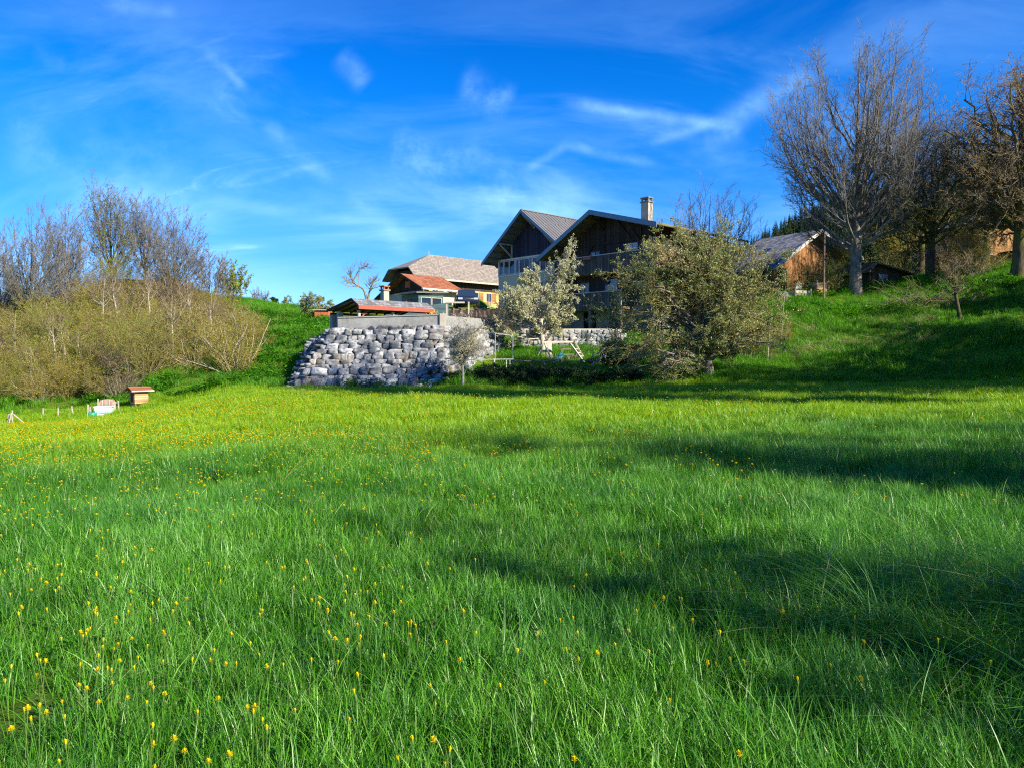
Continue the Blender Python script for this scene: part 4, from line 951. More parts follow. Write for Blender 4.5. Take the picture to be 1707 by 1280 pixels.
def balcony(x0, x1, zf, zr, name='balcony', wrap=0):
    r = np.random.default_rng(int(zf * 10)); b = MB(); b.box(x0, x1, -1.02, .3, zf - .18, zf)
    for x in (x0 + .4, (x0 + x1) / 2, x1 - .4): b.bar((x, .3, zf - .9), (x, -.8, zf - .2), .14)
    if wrap: b.box(W, W + 1.2, .3, wrap, zf - .18, zf); b.box(x1, W + 1.2, -1.02, .3, zf - .18, zf)
    o = b.build(name, 'timber_plain', ch)
    xe = W + 1.2 if wrap else x1
    s_ = MB(); x = x0
    while x < xe - .1:
        d_ = r.normal(0, .012); s_.box(x, x + .115, -1.06, -1.03, zf - .14 + d_, zr - .04 + r.normal(0, .01)); x += .145
    s_.build('railing_boards', 'wood_grey', o)
    h_ = MB(); h_.box(x0 - .03, xe + .03, -1.09, -.97, zr - .02, zr + .05); h_.box(x0, xe, -1.03, -.98, zf + .12, zf + .2)
    for x in np.linspace(x0 + .05, xe - .05, 6): h_.box(x - .05, x + .05, -1.03, -.95, zf, zr - .02)
    h_.build('handrail', 'timber_pale', o)
    if wrap:
        s_ = MB(); y = -1.0
        while y < wrap: s_.box(W + 1.22, W + 1.25, y, y + .115, zf - .14, zr - .04); y += .145
        s_.build('railing_boards', 'wood_slats_pale', o)  # paler orange boards put the sunlight on this side into the colour
        MB().box(W + 1.17, W + 1.29, -1.0, wrap, zr - .02, zr + .05).build('handrail', 'timber_pale', o)
        for x in (1.9, 3.9):
            fb = MB().box(x, x + .75, -1.28, -1.1, zr - .26, zr - .02).build('flower_box', 'flower_box', o)
    return o
balcony(.6, W, L(8.42), L(9.62), wrap=4.5)
balcony(.6, W - 2.0, L(5.62), L(6.8))
window(ch, 6.9, 8.0, L(8.9), L(10.45), .32, panes=2, curtain=[(.1, .42), (.56, .9)], shut='wood_blue_dark')
window(ch, 3.3, 4.3, L(8.8), L(10.2), .32, panes=2, frame='timber_plain', curtain=[(.1, .45)], shut='wood_blue_dark')
window(ch, 1.2, 2.0, L(8.8), L(10.1), .32, panes=2, frame='timber_plain')
window(ch, 4.9, 6.0, L(6.0), L(7.85), .32, panes=2, curtain=[(.5, .92)], shut='wood_blue_dark')
window(ch, 2.2, 3.2, L(6.2), L(7.8), .32, panes=2, frame='timber_plain')
window(ch, 1.5, 2.8, L(8.8), L(10.3), W - .02, face='y', out=1, panes=2, shut='wood_orange')
d_ = MB().box(5.3, 6.6, .27, .297, 0, 2.1).build('door', 'wood_blue_dark', ch); MB().box(6.4, 6.46, .22, .268, .95, 1.1).build('handle', 'metal_galv', d_)
MB().box(2.6, 3.9, .27, .297, 0.3, 2.2).build('cellar_opening', 'dark_opening', ch)
for x in (.8, 4.3, 7.3): MB().box(x - .11, x + .11, -.95, -.73, -1.3, L(5.44)).build('post', 'timber_plain', ch)
k = MB(); k.box(-.36, .36, -.3, .3, -.6, 1.55); k.box(-.42, .42, -.36, .36, 1.56, 1.68)
cx_ = 5.9; k2 = MB(); k2.box(cx_ - .36, cx_ + .36, 3.9, 4.5, L(12.2), L(14.25))
c_ = k2.build('chimney', 'chimney_render', ch); MB().box(cx_ - .44, cx_ + .44, 3.82, 4.58, L(14.255), L(14.36)).build('chimney_cap', 'concrete', c_); m = MB()
for dx_ in (-.3, .3):
    for dy_ in (-.22, .22): m.box(cx_ + dx_ - .06, cx_ + dx_ + .06, 4.2 + dy_ - .06, 4.2 + dy_ + .06, L(14.365), L(14.58))
m.box(cx_ - .42, cx_ + .42, 3.84, 4.56, L(14.585), L(14.68)); m.build('chimney_cowl', 'concrete', c_)

# ---- cream and timber gable house (left of the pair)
C1 = Vector((0.818, 72, 3.3)); zb = C1.z
hl = empty('gable_house', C1, TH, 'cream house with a tall dark plank gable, the left-hand one of the gabled pair', 'house')
zA, zL, zR = L(15.55), L(11.1), L(12.0); xL_, xR_ = -5.6, 4.67; D1 = 13.0
def p1(x): return (zA + (zL - zA) * (-x) / 5.6 if x < 0 else zA + (zR - zA) * x / 4.67) - .18
wl, wr = -5.1, 3.75; yw = 1.8
MB().box(wl, wr, yw, D1 - .6, -1.5, L(9.85)).build('cream_wall', 'plaster_cream', hl)
wallpoly('gable_wall', 'wood_blue_dark', hl, [(wl, L(11.5) - .12), (wr, L(11.5) - .12), (wr, p1(wr)), (0, p1(0)), (wl, p1(wl))], yw + .02, .22)
wallpoly('window_band', 'plaster_cream', hl, [(wl, L(9.853)), (wr, L(9.853)), (wr, L(11.38)), (wl, L(11.38))], yw + .05, .2)
m = MB(); m.box(wl, wl + .2, yw + .25, D1 - .6, L(9.855), p1(wl)); m.box(wr - .2, wr, yw + .25, D1 - .6, L(9.855), p1(wr)); m.build('side_wall', 'wood_brown', hl)
gable_roof('roof', 'roof_metal', hl, xL_, zL, 0, zA, xR_, zR, 0, D1, .14, ribs=.5)
barge('bargeboard', 'fascia_blue', hl, [(xL_, zL), (0, zA), (xR_, zR)], 0, .3)
m = MB()
for a in np.linspace(.06, .97, 9):
    for sx_, xe, ze in ((-1, xL_, zL), (1, xR_, zR)):
        x = xe * a; z_ = zA + (ze - zA) * a - .15
        m.box(x - .07, x + .07, .02, D1 - .7 if a > .85 else yw - .02, z_ - .12 - (.0), z_ - .01)
m.build('rafters', 'soffit', hl)
for x, h in ((-3.1, 1.3), (.0, 1.2), (2.9, 1.2)): bracket(hl, x, yw - .02, .15, p1(x) - .15, 'timber_pale', h)
m = MB(); m.box(wl - .02, wr + .02, yw - .03, yw + .015, L(11.34), L(11.5)); m.box(wl - .02, wr + .02, yw - .05, yw + .01, L(9.8), L(9.92)); m.box(wl - .03, wl + .1, yw - .04, yw + .012, L(9.93), L(11.33)); m.build('trim', 'timber_white', hl)
for a, b_, cu in ((-4.92, -3.55, [(.3, .45)]), (-3.48, -2.12, [(.5, .7)]), (-2.05, -.7, None), (-.6, .75, [(.1, .3)]), (.82, 2.15, None), (2.22, 3.6, [(.35, .75)])):
    window(hl, a, b_, L(9.98), L(11.3), yw + .05, panes=2, curtain=cu, depth=.07, fr=.05)
for a in (-4.2, -1.0, 2.0): window(hl, a, a + 1.2, L(6.6), L(8.1), yw, panes=2)
m = MB()
r = np.random.default_rng(5)
for i in range(26): 
    y = r.uniform(.5, D1 - .5); a = r.uniform(.1, .9); x = xR_ * a; z_ = zA + (zR - zA) * a; m.box(x - .05, x + .05, y, y + .14, z_ + .01, z_ + .09)
m.build('snow_hooks', 'roof_metal', hl)

# ---- big farmhouse behind
hw = 3.4; C2 = Vector((xp(692, 90), 90, 0)); ex, ey = lx(TH)
ze = zp(461, 90); zr_ = zp(429, 96); O2 = C2 - ex * hw; O2.z = 6.6; zb = O2.z
fh = empty('farmhouse', O2, TH, 'long farmhouse with a big grey half-hipped roof behind the red-roofed house', 'farmhouse')
zE, zA = L(ze), L(zr_) + .25; LEN = 21.0; s_ = 4.6; hz1 = zE + (zA - zE) * .38; hx1 = hw * .62
m = MB()
m.slab([(hw, 0, zE), (hw, LEN, zE), (0, LEN, zA), (0, s_, zA), (hx1, 0, hz1)], (0, 0, -.16))
m.slab([(-hw, 0, zE), (-hx1, 0, hz1), (0, s_, zA), (0, LEN, zA), (-hw, LEN, zE)], (0, 0, -.16))
m.slab([(-hx1, 0, hz1), (hx1, 0, hz1), (0, s_, zA)], (0, 0, -.16))
rf = m.build('roof', 'tile_grey', fh)
MB().tube([(0, s_, zA), (0, s_, zA + .5)], [.06, .02], 6).build('finial', 'metal_galv', rf)
cm = MB().box(.3, 1.3, 15.0, 16.0, zA - .8, zA + .55).build('chimney', 'wood_dark', rf); MB().box(.2, 1.4, 14.9, 16.1, zA + .555, zA + .66).build('chimney_cap', 'concrete', cm)
m = MB(); m.box(hw - .02, hw + .1, 0, LEN, zE - .22, zE - .02); m.build('gutter', 'timber_pale', fh)
wx = hw - .9
wallpoly('gable_wall', 'wood_dark', fh, [(-wx, -2), (wx, -2), (wx, zE + .3), (hx1 * .8, hz1 - .25), (-hx1 * .8, hz1 - .25), (-wx, zE + .3)], .9, .3)
m = MB(); m.box(wx - .3, wx, 1.2, LEN - .5, -2, zE - 1.1); m.box(-wx, -wx + .3, 1.2, LEN - .5, -2, zE + .2); m.box(-wx, wx, LEN - .8, LEN - .51, -2, zE + .2); m.build('wall', 'plaster_yellow', fh)
MB().box(wx - .3, wx + .02, 1.2, LEN - .5, zE - 1.098, zE + .45).build('upper_wall', 'wood_dark', fh)
for y, k_ in ((3.2, 'w'), (5.4, 'd'), (7.6, 'w'), (9.6, 'w'), (11.8, 'd'), (14.0, 'w'), (16.4, 'w')):
    z0 = zE - 2.55
    window(fh, y, y + .95, z0 + (.3 if k_ == 'w' else -.9), z0 + 1.35, wx, 'y', 1, 'timber_pale', 2, shut=None)
    MB().box(wx + .005, wx + .05, y + 1.0, y + 1.75, z0 + (.3 if k_ == 'w' else .0), z0 + 1.35).build('shutter', 'wood_orange', fh)
m = MB(); m.box(wx, wx + 1.1, 2.0, 16.5, zE - 3.45, zE - 3.3)
bl = m.build('balcony', 'timber_pale', fh); m = MB(); y = 2.0
while y < 16.4: m.box(wx + 1.07, wx + 1.1, y, y + .14, zE - 3.29, zE - 2.5); y += .24
m.box(wx + 1.04, wx + 1.14, 2.0, 16.5, zE - 2.5, zE - 2.42); m.build('balustrade', 'wood_slats_pale', bl)

# ---- small house with the orange tile roof
C3 = Vector((xp(704, 70), 70, 0)); a3 = C3 - ex * 3.4; O3 = Vector((a3.x, a3.y, 4.6)); zb = O3.z
rh = empty('tile_roofed_house', O3, TH, 'small cream house with an orange tile roof above the open shelter', 'house')
zA, zR, zL = L(9.7), L(8.15), L(7.45)
def p3(x): return (zA + (zL - zA) * (-x) / 4.6 if x < 0 else zA + (zR - zA) * x / 3.4) - .12
gable_roof('roof', 'tile_orange', rh, -4.6, zL, 0, zA, 3.4, zR, 0, 4.9, .12)
barge('bargeboard', 'wood_dark', rh, [(-4.6, zL), (0, zA), (3.4, zR)], 0, .16)
MB().box(3.4, 3.52, .0, 4.9, zR - .16, zR - .03).build('gutter', 'timber_white', rh)
wallpoly('gable_wall', 'wood_dark', rh, [(-3.6, L(8.0)), (2.7, L(8.0)), (2.7, p3(2.7)), (0, p3(0)), (-3.6, p3(-3.6))], .8, .2)
MB().box(-3.6, 2.7, .8, 4.6, -1, L(7.998)).build('wall', 'plaster_cream', rh)
window(rh, 3.5, 4.0, L(6.5), L(7.1), 2.7, 'y', 1, 'timber_plain', 1)
window(rh, 1.0, 1.8, L(6.5), L(7.3), .8, panes=2)
MB().box(-.3, .5, .74, .797, L(8.4), L(9.0)).build('vent_board', 'panel_red', rh)
MB().tube([(3.46, .1, zR - .15), (3.0, .5, zR - .5), (2.78, .72, zR - .7), (2.78, .72, L(5))], .05, 6).build('drainpipe', 'timber_white', rh)
po = on(642, 66); hh = zp(479, 66) - po.z
pr = empty('chimney_stack', po, TH, 'pale square masonry barbecue chimney left of the small cream house', 'chimney')
MB().box(-.27, .27, -.27, .27, -.3, hh - .35).build('shaft', 'chimney_render', pr, .02); MB().box(-.36, .36, -.36, .36, hh - .345, hh - .22).build('slab', 'concrete', pr, .02)
m = MB()
for dx_ in (-.2, .2):
    for dy_ in (-.2, .2): m.box(dx_ - .06, dx_ + .06, dy_ - .06, dy_ + .06, hh - .218, hh)
m.box(-.33, .33, -.33, .33, hh + .002, hh + .1); m.build('cowl', 'tile_orange', pr)

# ---- teal timber lean-to with glazing
O4 = Vector((xp(698, 64), 64, 4.6)); zb = O4.z
te = empty('teal_shed', O4, TH, 'weathered teal board shed with dark glazed side in front of the small cream house', 'shed')
zt = L(zp(490, 64))
MB().box(-2.45, 0, 0, 2.6, -1.2, zt).build('wall', 'wood_teal', te)
MB().slab([(-2.8, -.45, zt + .02), (.35, -.45, zt + .02), (.35, 2.9, zt + .2), (-2.8, 2.9, zt + .2)], (0, 0, .1)).build('roof', 'roof_metal', te)
for y in (.25, 1.35): window(te, y, y + 1.05, zt - 1.15, zt - .25, 0, 'y', 1, 'timber_pale', 1, .05)
window(te, -1.9, -1.1, zt - .85, zt - .3, 0, frame='timber_plain', panes=1)

# ---- board wall holding the upper yard, timber railing, the car
y0_ = 57.4; a, b = Vector((xp(640, y0_), y0_, 3.1)), Vector((xp(748, y0_), y0_, 3.1))
MB().slab([a + Vector((0, 0, -.4)), b + Vector((0, 0, -.4)), b + Vector((0, 0, 2.75)), a + Vector((0, 0, 2.1))], (0, .15, 0)).build('w', 'wood_teal')
o = bpy.data.objects['w']; o.name = 'board_wall'; tag(o, 'weathered blue-grey board wall between the open shelter and the teal shed', 'wall')
o = MB().box(0, xp(860, 57.6) - xp(749, 57.6), 0, .25, -.5, 2.3).build('yard_wall', 'wood_dark', None, 0, False, (xp(749, 57.6), 57.6, 3.1)); tag(o, 'dark timber wall under the parked car at the yard edge', 'wall')
rl = empty('timber_railing', (xp(745, 50.6), 50.6, 3.1), 0, 'rustic timber and pipe railing on the terrace above the knotted tree', 'railing')
wd = xp(828, 50.6) - xp(745, 50.6)
for i, f in enumerate((0, .14, .3, .44, .6, .76, 1)): MB().box(f * wd - .05, f * wd + .05, -.05, .05, 0, 2.3 if i in (0, 3) else 1.9).build('post', 'timber_pale' if i in (0, 3) else 'timber_plain', rl)
m = MB(); m.box(-.1, wd * .36, -.09, -.052, 2.2, 2.3); m.build('top_rail', 'timber_pale', rl)
m = MB(); m.box(0, wd, .052, .09, 1.75, 1.84); m.box(0, wd, .052, .09, 1.2, 1.27); m.bar((wd * .62, -.1, 1.9), (wd * .86, -.1, .2), .06); m.bar((wd * .3, -.1, .5), (wd * .5, -.1, 1.7), .05); m.build('rail', 'timber_plain', rl)

def car(loc, rz):
    root = empty('parked_car', loc, rz, 'dark blue car parked on the upper yard behind the timber railing', 'car')
    n = 14; V = []; F_ = []
    st = [(-2.1, .35, .75, .80), (-2.05, .28, .88, .84), (-1.5, .24, .95, .88), (-1.0, .24, .98, .9), (0, .24, .98, .9), (1.0, .24, .98, .9), (1.6, .24, 1.0, .88), (2.05, .3, .95, .84), (2.12, .4, .8, .8)]
    for x, z0, z1, hy in st:
        for k in range(n):
            a = 2 * math.pi * k / n; c_, s1 = math.cos(a), math.sin(a)
            V.append((x, hy * abs(c_) ** .45 * (1 if c_ > 0 else -1), (z0 + z1) / 2 + (z1 - z0) / 2 * abs(s1) ** .5 * (1 if s1 > 0 else -1)))
    for i in range(len(st) - 1):
        for k in range(n): F_.append((i * n + k, i * n + (k + 1) % n, (i + 1) * n + (k + 1) % n, (i + 1) * n + k))
    F_ += [tuple(range(n))[::-1], tuple((len(st) - 1) * n + k for k in range(n))]
    MB().add(V, F_).build('body', 'car_paint', root, 0, True)
    MB().slab([(-1.25, -.8, .93), (1.9, -.8, .93), (1.55, -.66, 1.42), (-.55, -.66, 1.45)], (0, 0, 0)).v
    c_ = MB().add([(-1.3, -.82, .93), (1.95, -.82, .93), (1.5, -.62, 1.43), (-.5, -.62, 1.46), (-1.3, .82, .93), (1.95, .82, .93), (1.5, .62, 1.43), (-.5, .62, 1.46)],
                  [(0, 1, 2, 3), (7, 6, 5, 4), (0, 3, 7, 4), (1, 5, 6, 2), (0, 4, 5, 1)]).build('windows', 'glass', root)
    MB().box(-.5, 1.5, -.62, .62, 1.462, 1.5).build('roof', 'car_paint', root, .01)
    for x in (-1.35, 1.35):
        for y in (-.82, .82):
            w_ = MB().tube([(x, y - .1, .33), (x, y + .1, .33)], .33, 18).build('wheel', 'rubber', root); MB().tube([(x, y - .11, .33), (x, y + .11, .33)], .19, 12).build('rim', 'metal_galv', w_)
    for y in (-.6, .6): MB().box(-2.13, -2.08, y - .17, y + .17, .62, .76).build('headlight', 'curtain', root)
    return root
car((xp(777, 61), 61, g1(xp(777, 61), 61) + .02), R(98))
b = Vector((xp(727, 48.5), 48.5, 3.0)); 
rr_ = np.random.default_rng(77); l1 = march(rr_, np.zeros((26, 3)), norm(rr_.normal(0, 1, (26, 3)) * [1, 1, .4] + [0, 0, 1.4]), rr_.uniform(.7, 1.2, 26), np.full(26, .012), 5, .3, .2); l2 = sprout(rr_, l1, 7, .4, (20, 50), (.2, 1), 3, .2, .2, .6, .006)
tree_obj('yellow_bush', b + Vector((0, 0, .45)), [(l1[0], l1[1], 4)], [(l2[0], l2[1], 3)], 'twig_olive', 'twig_olive', leaf_quads(rr_, l2[0], .045, 7, .04), 'petal', 0, 'bright yellow flowering bush at the right end of the shelter', 'bush')

# ---- open shelter with tile roof
O5 = Vector((xp(598, 50), 50, 0)) - ex * .85; O5.z = 3.0; zb = O5.z
sh_ = empty('open_shelter', O5, TH, 'open shelter with grey tiles and red fascia on the terrace over the boulder wall', 'shelter')
zR = L(5.15); zA = L(5.62); zL = L(5.0); SL = 6.2
gable_roof('roof', 'tile_slate', sh_, -3.2, zL, 0, zA, .85, zR, 0, SL, .08)
MB().box(.86, .90, 0, SL, zR - .26, zR - .0).build('fascia', 'fascia_red', sh_)
barge('bargeboard', 'wood_dark', sh_, [(-3.2, zL), (0, zA), (.85, zR)], 0, .14, .04)
m = MB()
for y in np.arange(.4, SL, .7): m.bar((-3.1, y, zL - .12), (0, y, zA - .14), .07, .1); m.bar((0, y, zA - .14), (.8, y, zR - .12), .07, .1)
m.box(-2.95, -2.8, .1, SL - .1, zL - .33, zL - .18); m.box(.35, .5, .1, SL - .1, zR - .3, zR - .16); m.build('rafters', 'wood_dark', sh_)
for x, y, mt in ((-2.87, .3, 'concrete'), (-2.0, .3, 'concrete'), (.42, .3, 'timber_pale'), (.42, 3.0, 'timber_pale'), (.42, 5.9, 'timber_pale'), (-2.87, 5.9, 'timber_plain')):
    w_ = .16 if mt == 'concrete' else .08
    MB().box(x - w_, x + w_, y - w_, y + w_, -.1, (zL if x < 0 else zR) - .31 + (.12 if x == -2.0 else 0)).build('post', mt, sh_)
m = MB()
for y in (.38, 3.08): m.bar((.42, y, zR - .9), (.42, y + .55, zR - .3), .08)
m.build('brace', 'fascia_red', sh_)
m = MB(); m.box(-2.2, -.3, 3.6, 5.4, .0, 1.0); o_ = m.build('stored_boards', 'wood_dark', None, 0, False, O5, TH); tag(o_, 'dark stack of boards stored under the open shelter', 'board stack')

# ---- tile-roofed wooden chalet far right
th6 = R(33.5); O6 = Vector((xp(1288, 63), 63, 6.6)); zb = O6.z; e6x, e6y = lx(th6)
wc = empty('wooden_chalet', O6, th6, 'wooden chalet with grey tile roof and orange plank gable left of the tallest tree', 'chalet')
zL, zA, zR = L(9.1), L(12.8), L(10.9); Wd = 12.5
def p6(x): return (zL + (zA - zL) * x / 6.3 if x < 6.3 else zA + (zR - zA) * (x - 6.3) / 6.2) - .2
gable_roof('roof', 'tile_slate', wc, 0, zL, 6.3, zA, Wd, zR, 0, 6.6, .12)
barge('bargeboard', 'timber_white', wc, [(0, zL), (6.3, zA), (Wd, zR)], 0, .3)
m = MB(); m.slab([(.1, .02, zL - .16), (6.3, .02, zA - .2), (6.3, 1.0, zA - .2), (.1, 1.0, zL - .16)], (0, 0, -.03)); m.slab([(6.3, .02, zA - .2), (Wd - .1, .02, zR - .16), (Wd - .1, 1.0, zR - .16), (6.3, 1.0, zA - .2)], (0, 0, -.03)); m.build('soffit', 'timber_white', wc)
wallpoly('gable_wall', 'wood_orange', wc, [(.9, L(7.6)), (Wd - .9, L(7.6)), (Wd - .9, p6(Wd - .9) - .06), (6.3, p6(6.3) - .06), (.9, p6(.9) - .06)], 1.0, .2)
MB().box(.9, Wd - .9, 1.02, 6.2, -1.5, L(7.598)).build('base_wall', 'plaster_cream', wc)
m = MB(); m.box(.9, 1.1, 1.21, 6.2, L(7.6), p6(.9) - .1); m.box(Wd - 1.1, Wd - .9, 1.21, 6.2, L(7.6), p6(Wd - .9) - .1); m.box(1.11, Wd - 1.11, 5.95, 6.2, L(7.6), p6(1) + .1); m.build('side_wall', 'wood_brown', wc)
MB().box(1.9, 3.0, .94, .996, L(7.0), L(9.3)).build('doorway', 'dark_opening', wc)
window(wc, 4.2, 5.0, L(6.7), L(8.2), 1.0, panes=2, curtain=[(.1, .9)]); window(wc, 5.9, 6.7, L(6.7), L(8.2), 1.0, panes=2, curtain=[(.1, .9)]); window(wc, 8.3, 9.3, L(7.8), L(9.0), 1.0, panes=2)
MB().slab([(2.9, 3.1, p6(2.9) + .2), (3.8, 3.1, p6(3.8) + .2), (3.8, 3.9, p6(3.8) + .2), (2.9, 3.9, p6(2.9) + .2)], (0, 0, .05)).build('skylight', 'glass', bpy.data.objects['roof.005'] if 'roof.005' in bpy.data.objects else wc)
for o in list(bpy.data.objects):
    if o.name.startswith('skylight'):
        for c_ in wc.children:
            if c_.name.startswith('roof'): o.parent = c_

# ---- small brown shed, pole, timber planters on top of the bank
O7 = on(1447, 57); zb = O7.z; th7 = R(20)
sd = empty('brown_shed', O7, th7, 'small low brown shed with a flat grey-brown roof right of the tallest trunk', 'shed')
zt = zp(438, 57) - O7.z
MB().box(0, 3.2, 0, 2.4, -.5, zt - .75).build('wall', 'wood_brown', sd)
gable_roof('roof', 'tile_rust', sd, -.45, zt - .7, .3, zt, 3.9, zt - .72, -.5, 2.8, .1)
wallpoly('gable_wall', 'wood_brown', sd, [(0, zt - .748), (3.2, zt - .748), (3.1, zt - .62), (.3, zt - .12), (0, zt - .4)], .02, .15)
window(sd, .9, 1.7, zt - 1.35, zt - .85, 0, frame='timber_pale', panes=2)
b = on(1372, 55); pl_ = MB().tube([(0, 0, -.4), (0, 0, zp(392, 55) - b.z)], [.075, .055], 8).build('utility_pole', 'timber_plain', None, 0, False, b); tag(pl_, 'thin upright wooden pole beside the timber planters', 'pole')
for px, Y, w_, h_, mt, lb in ((1324, 55.5, 1.25, .75, 'timber_pale', 'lower pale timber planter left of the wooden pole'), (1360, 56.0, .95, 1.0, 'wood_slats_pale', 'taller board-sided planter at the foot of the wooden pole')):
    b = on(px, Y); o = empty('timber_planter', b, R(12), lb, 'planter')
    m = MB()
    for k in range(4):
        z0 = -.2 + k * (h_ + .2) / 4; m.box(0, w_, 0, .07, z0, z0 + (h_ + .2) / 4 - .02); m.box(0, w_, .9, .97, z0, z0 + (h_ + .2) / 4 - .02); m.box(0, .07, .071, .899, z0, z0 + (h_ + .2) / 4 - .02); m.box(w_ - .07, w_, .071, .899, z0, z0 + (h_ + .2) / 4 - .02)
    m.build('boards', mt, o); MB().box(.075, w_ - .075, .075, .895, -.2, h_ - .1).build('soil', 'timber_plain', o)
    for x in (0, w_): MB().box(x - .05, x + .05, -.07, -.005, -.3, h_ + .1).build('stake', 'timber_plain', o)
b = on(1304, 56)
o = MB().lathe((0, 0, 0), [(.55, -.2), (.6, .1), (.5, .35), (.3, .55), (.12, .62)], 9).build('rock_heap', 'boulder_stone', None, 0, False, b); tag(o, 'small pile of pale rock at the left end of the planters', 'rock')
# ---- yellow painted balcony house at the right edge
O8 = Vector((xp(1684, 63), 63, zp(446, 63) - .6)); zb = O8.z; th8 = R(18)
yh = empty('yellow_chalet', O8, th8, 'sunlit yellow and brown timber chalet cut off by the right edge', 'chalet')
zf_ = L(zp(424, 63)); zt = L(zp(403, 63))
MB().box(-.9, 6, 1.3, 6, -1, zt + 2.0).build('wall', 'wood_orange', yh)
bl = MB().box(0, 6.5, -.1, 1.3, zf_ + .1, zf_ + .28).build('balcony', 'wood_dark', yh)
MB().box(0, 6.5, -.16, -.1, zf_ + .15, zt).build('balcony_front', 'yellow_paint', bl)
m = MB(); r = np.random.default_rng(3)
for i in range(9):
    x = .25 + i * .33; zc = (zf_ + zt) / 2 + .1; h_ = .22 * r.uniform(.6, 1.1)
    m.tube([(x, -.17, zc - h_), (x + .1, -.17, zc - .05), (x - .02, -.17, zc + h_ * .6), (x + .12, -.17, zc + h_)], .018, 5)
m.build('carved_ornament', 'carve_brown', bl)
gable_roof('roof', 'tile_slate', yh, -1.2, zt + 1.9, 3, zt + 3.6, 7, zt + 1.9, -.8, 6.5, .15)
for x in (.05, 2.2): MB().box(x, x + .14, 0, .14, -1, zf_ + .098).build('post', 'timber_pale', yh)
dd = MB().box(.7, 1.6, 1.22, 1.297, -.8, zf_ - .1).build('door', 'wood_slats_pale', yh); MB().box(1.45, 1.5, 1.17, 1.218, .1, .2).build('handle', 'metal_galv', dd)
MB().box(-.85, -.05, 1.0, 1.06, -1, .75).build('side_panel', 'timber_pale', yh)
b = on(1646, 62); lp = empty('lamp_post', b, 0, 'small unlit post lamp left of the yellow chalet', 'lamp'); MB().tube([(0, 0, -.3), (0, 0, 1.35)], .05, 8).build('pole', 'metal_galv', lp); MB().lathe((0, 0, 0), [(.08, 1.36), (.26, 1.42), (.2, 1.5), (.03, 1.54)], 12).build('lamp_head', 'metal_galv', lp)
b = on(1600, 69); db = empty('grey_barn', b, R(8), 'dark grey barn wall half hidden behind the rugged edge tree', 'barn')
MB().box(-2.5, 3.2, 0, 3, -1, 1.9).build('wall', 'wood_dark', db); gable_roof('roof', 'roof_metal', db, -2.9, 1.9, .3, 2.7, 3.6, 1.9, -.4, 3.4, .1); window(db, 1.2, 2.0, .6, 1.3, 0, frame='timber_plain')
# little orange shed on the skyline left of the shelter
b = on(525, 73); b.z = zp(527, 73); osd = empty('orange_shed', b, R(-6), 'tiny orange plank shed on the green bank left of the shelter', 'shed')
MB().box(0, 1.35, 0, 1.2, -.5, .52).build('wall', 'panel_red', osd); MB().slab([(-.12, -.15, .53), (1.5, -.15, .50), (1.5, 1.3, .6), (-.12, 1.3, .63)], (0, 0, .06)).build('roof', 'timber_pale', osd); MB().box(.62, .66, -.02, -.004, -.3, .5).build('door_edge', 'timber_plain', osd)
o = MB().box(0, 1.1, 0, .3, -.4, .28).build('low_wall', 'boulder_stone', None, 0, False, on(549, 72.5)); tag(o, 'short stretch of pale rubble wall right of the tiny orange shed', 'wall')

# ------------------------------------------------------------------ boulder wall and concrete parapet
WB0, WB1 = Vector((xp(483, 42), 42, 0)), Vector((xp(737, 42.2), 42.2, 0)); WT0, WT1 = Vector((xp(557, 45.6), 45.6, 0)), Vector((xp(736, 45.6), 45.6, 0))
zB0, zB1, zT0, zT1 = zp(650, 42), zp(648, 42), zp(547, 45.6), zp(545, 45.6)
WB0.z, WB1.z, WT0.z, WT1.z = zB0 - .1, zB1 - .1, zT0, zT1
WF = Vector((xp(832, 51.5), 51.5, 0))
bw = empty('boulder_wall', (WB0 + WB1) / 2, 0, 'tall battered retaining wall of grey limestone boulders under the terrace', 'retaining wall')
bo = (WB0 + WB1) / 2
FB = WF.copy(); FB.z = zp(600, 51.5) - .6; FTp = WF.copy() + Vector((0.0, .5, 0)); FTp.z = zp(557, 52)
LB = WB0 + Vector((-1.2, 9, 3.0)); LT = WT0 + Vector((-1.2, 6, 0))
def core(A, B, C, Dd, t=(0, .8, 0)):
    return MB().slab([A - bo, B - bo, C - bo, Dd - bo], t)
m = MB()
inb = Vector((0, .52, -.12))
for q_, t in (((WB0, WB1, WT1, WT0), (0, .5, 0)), ((WB1, FB, FTp, WT1), (-.5, .2, 0)), ((LB, WB0, WT0, LT), (.5, .2, 0))):
    m.slab([p - bo + inb for p in q_], t)
m.build('backing', 'wood_dark', bw)
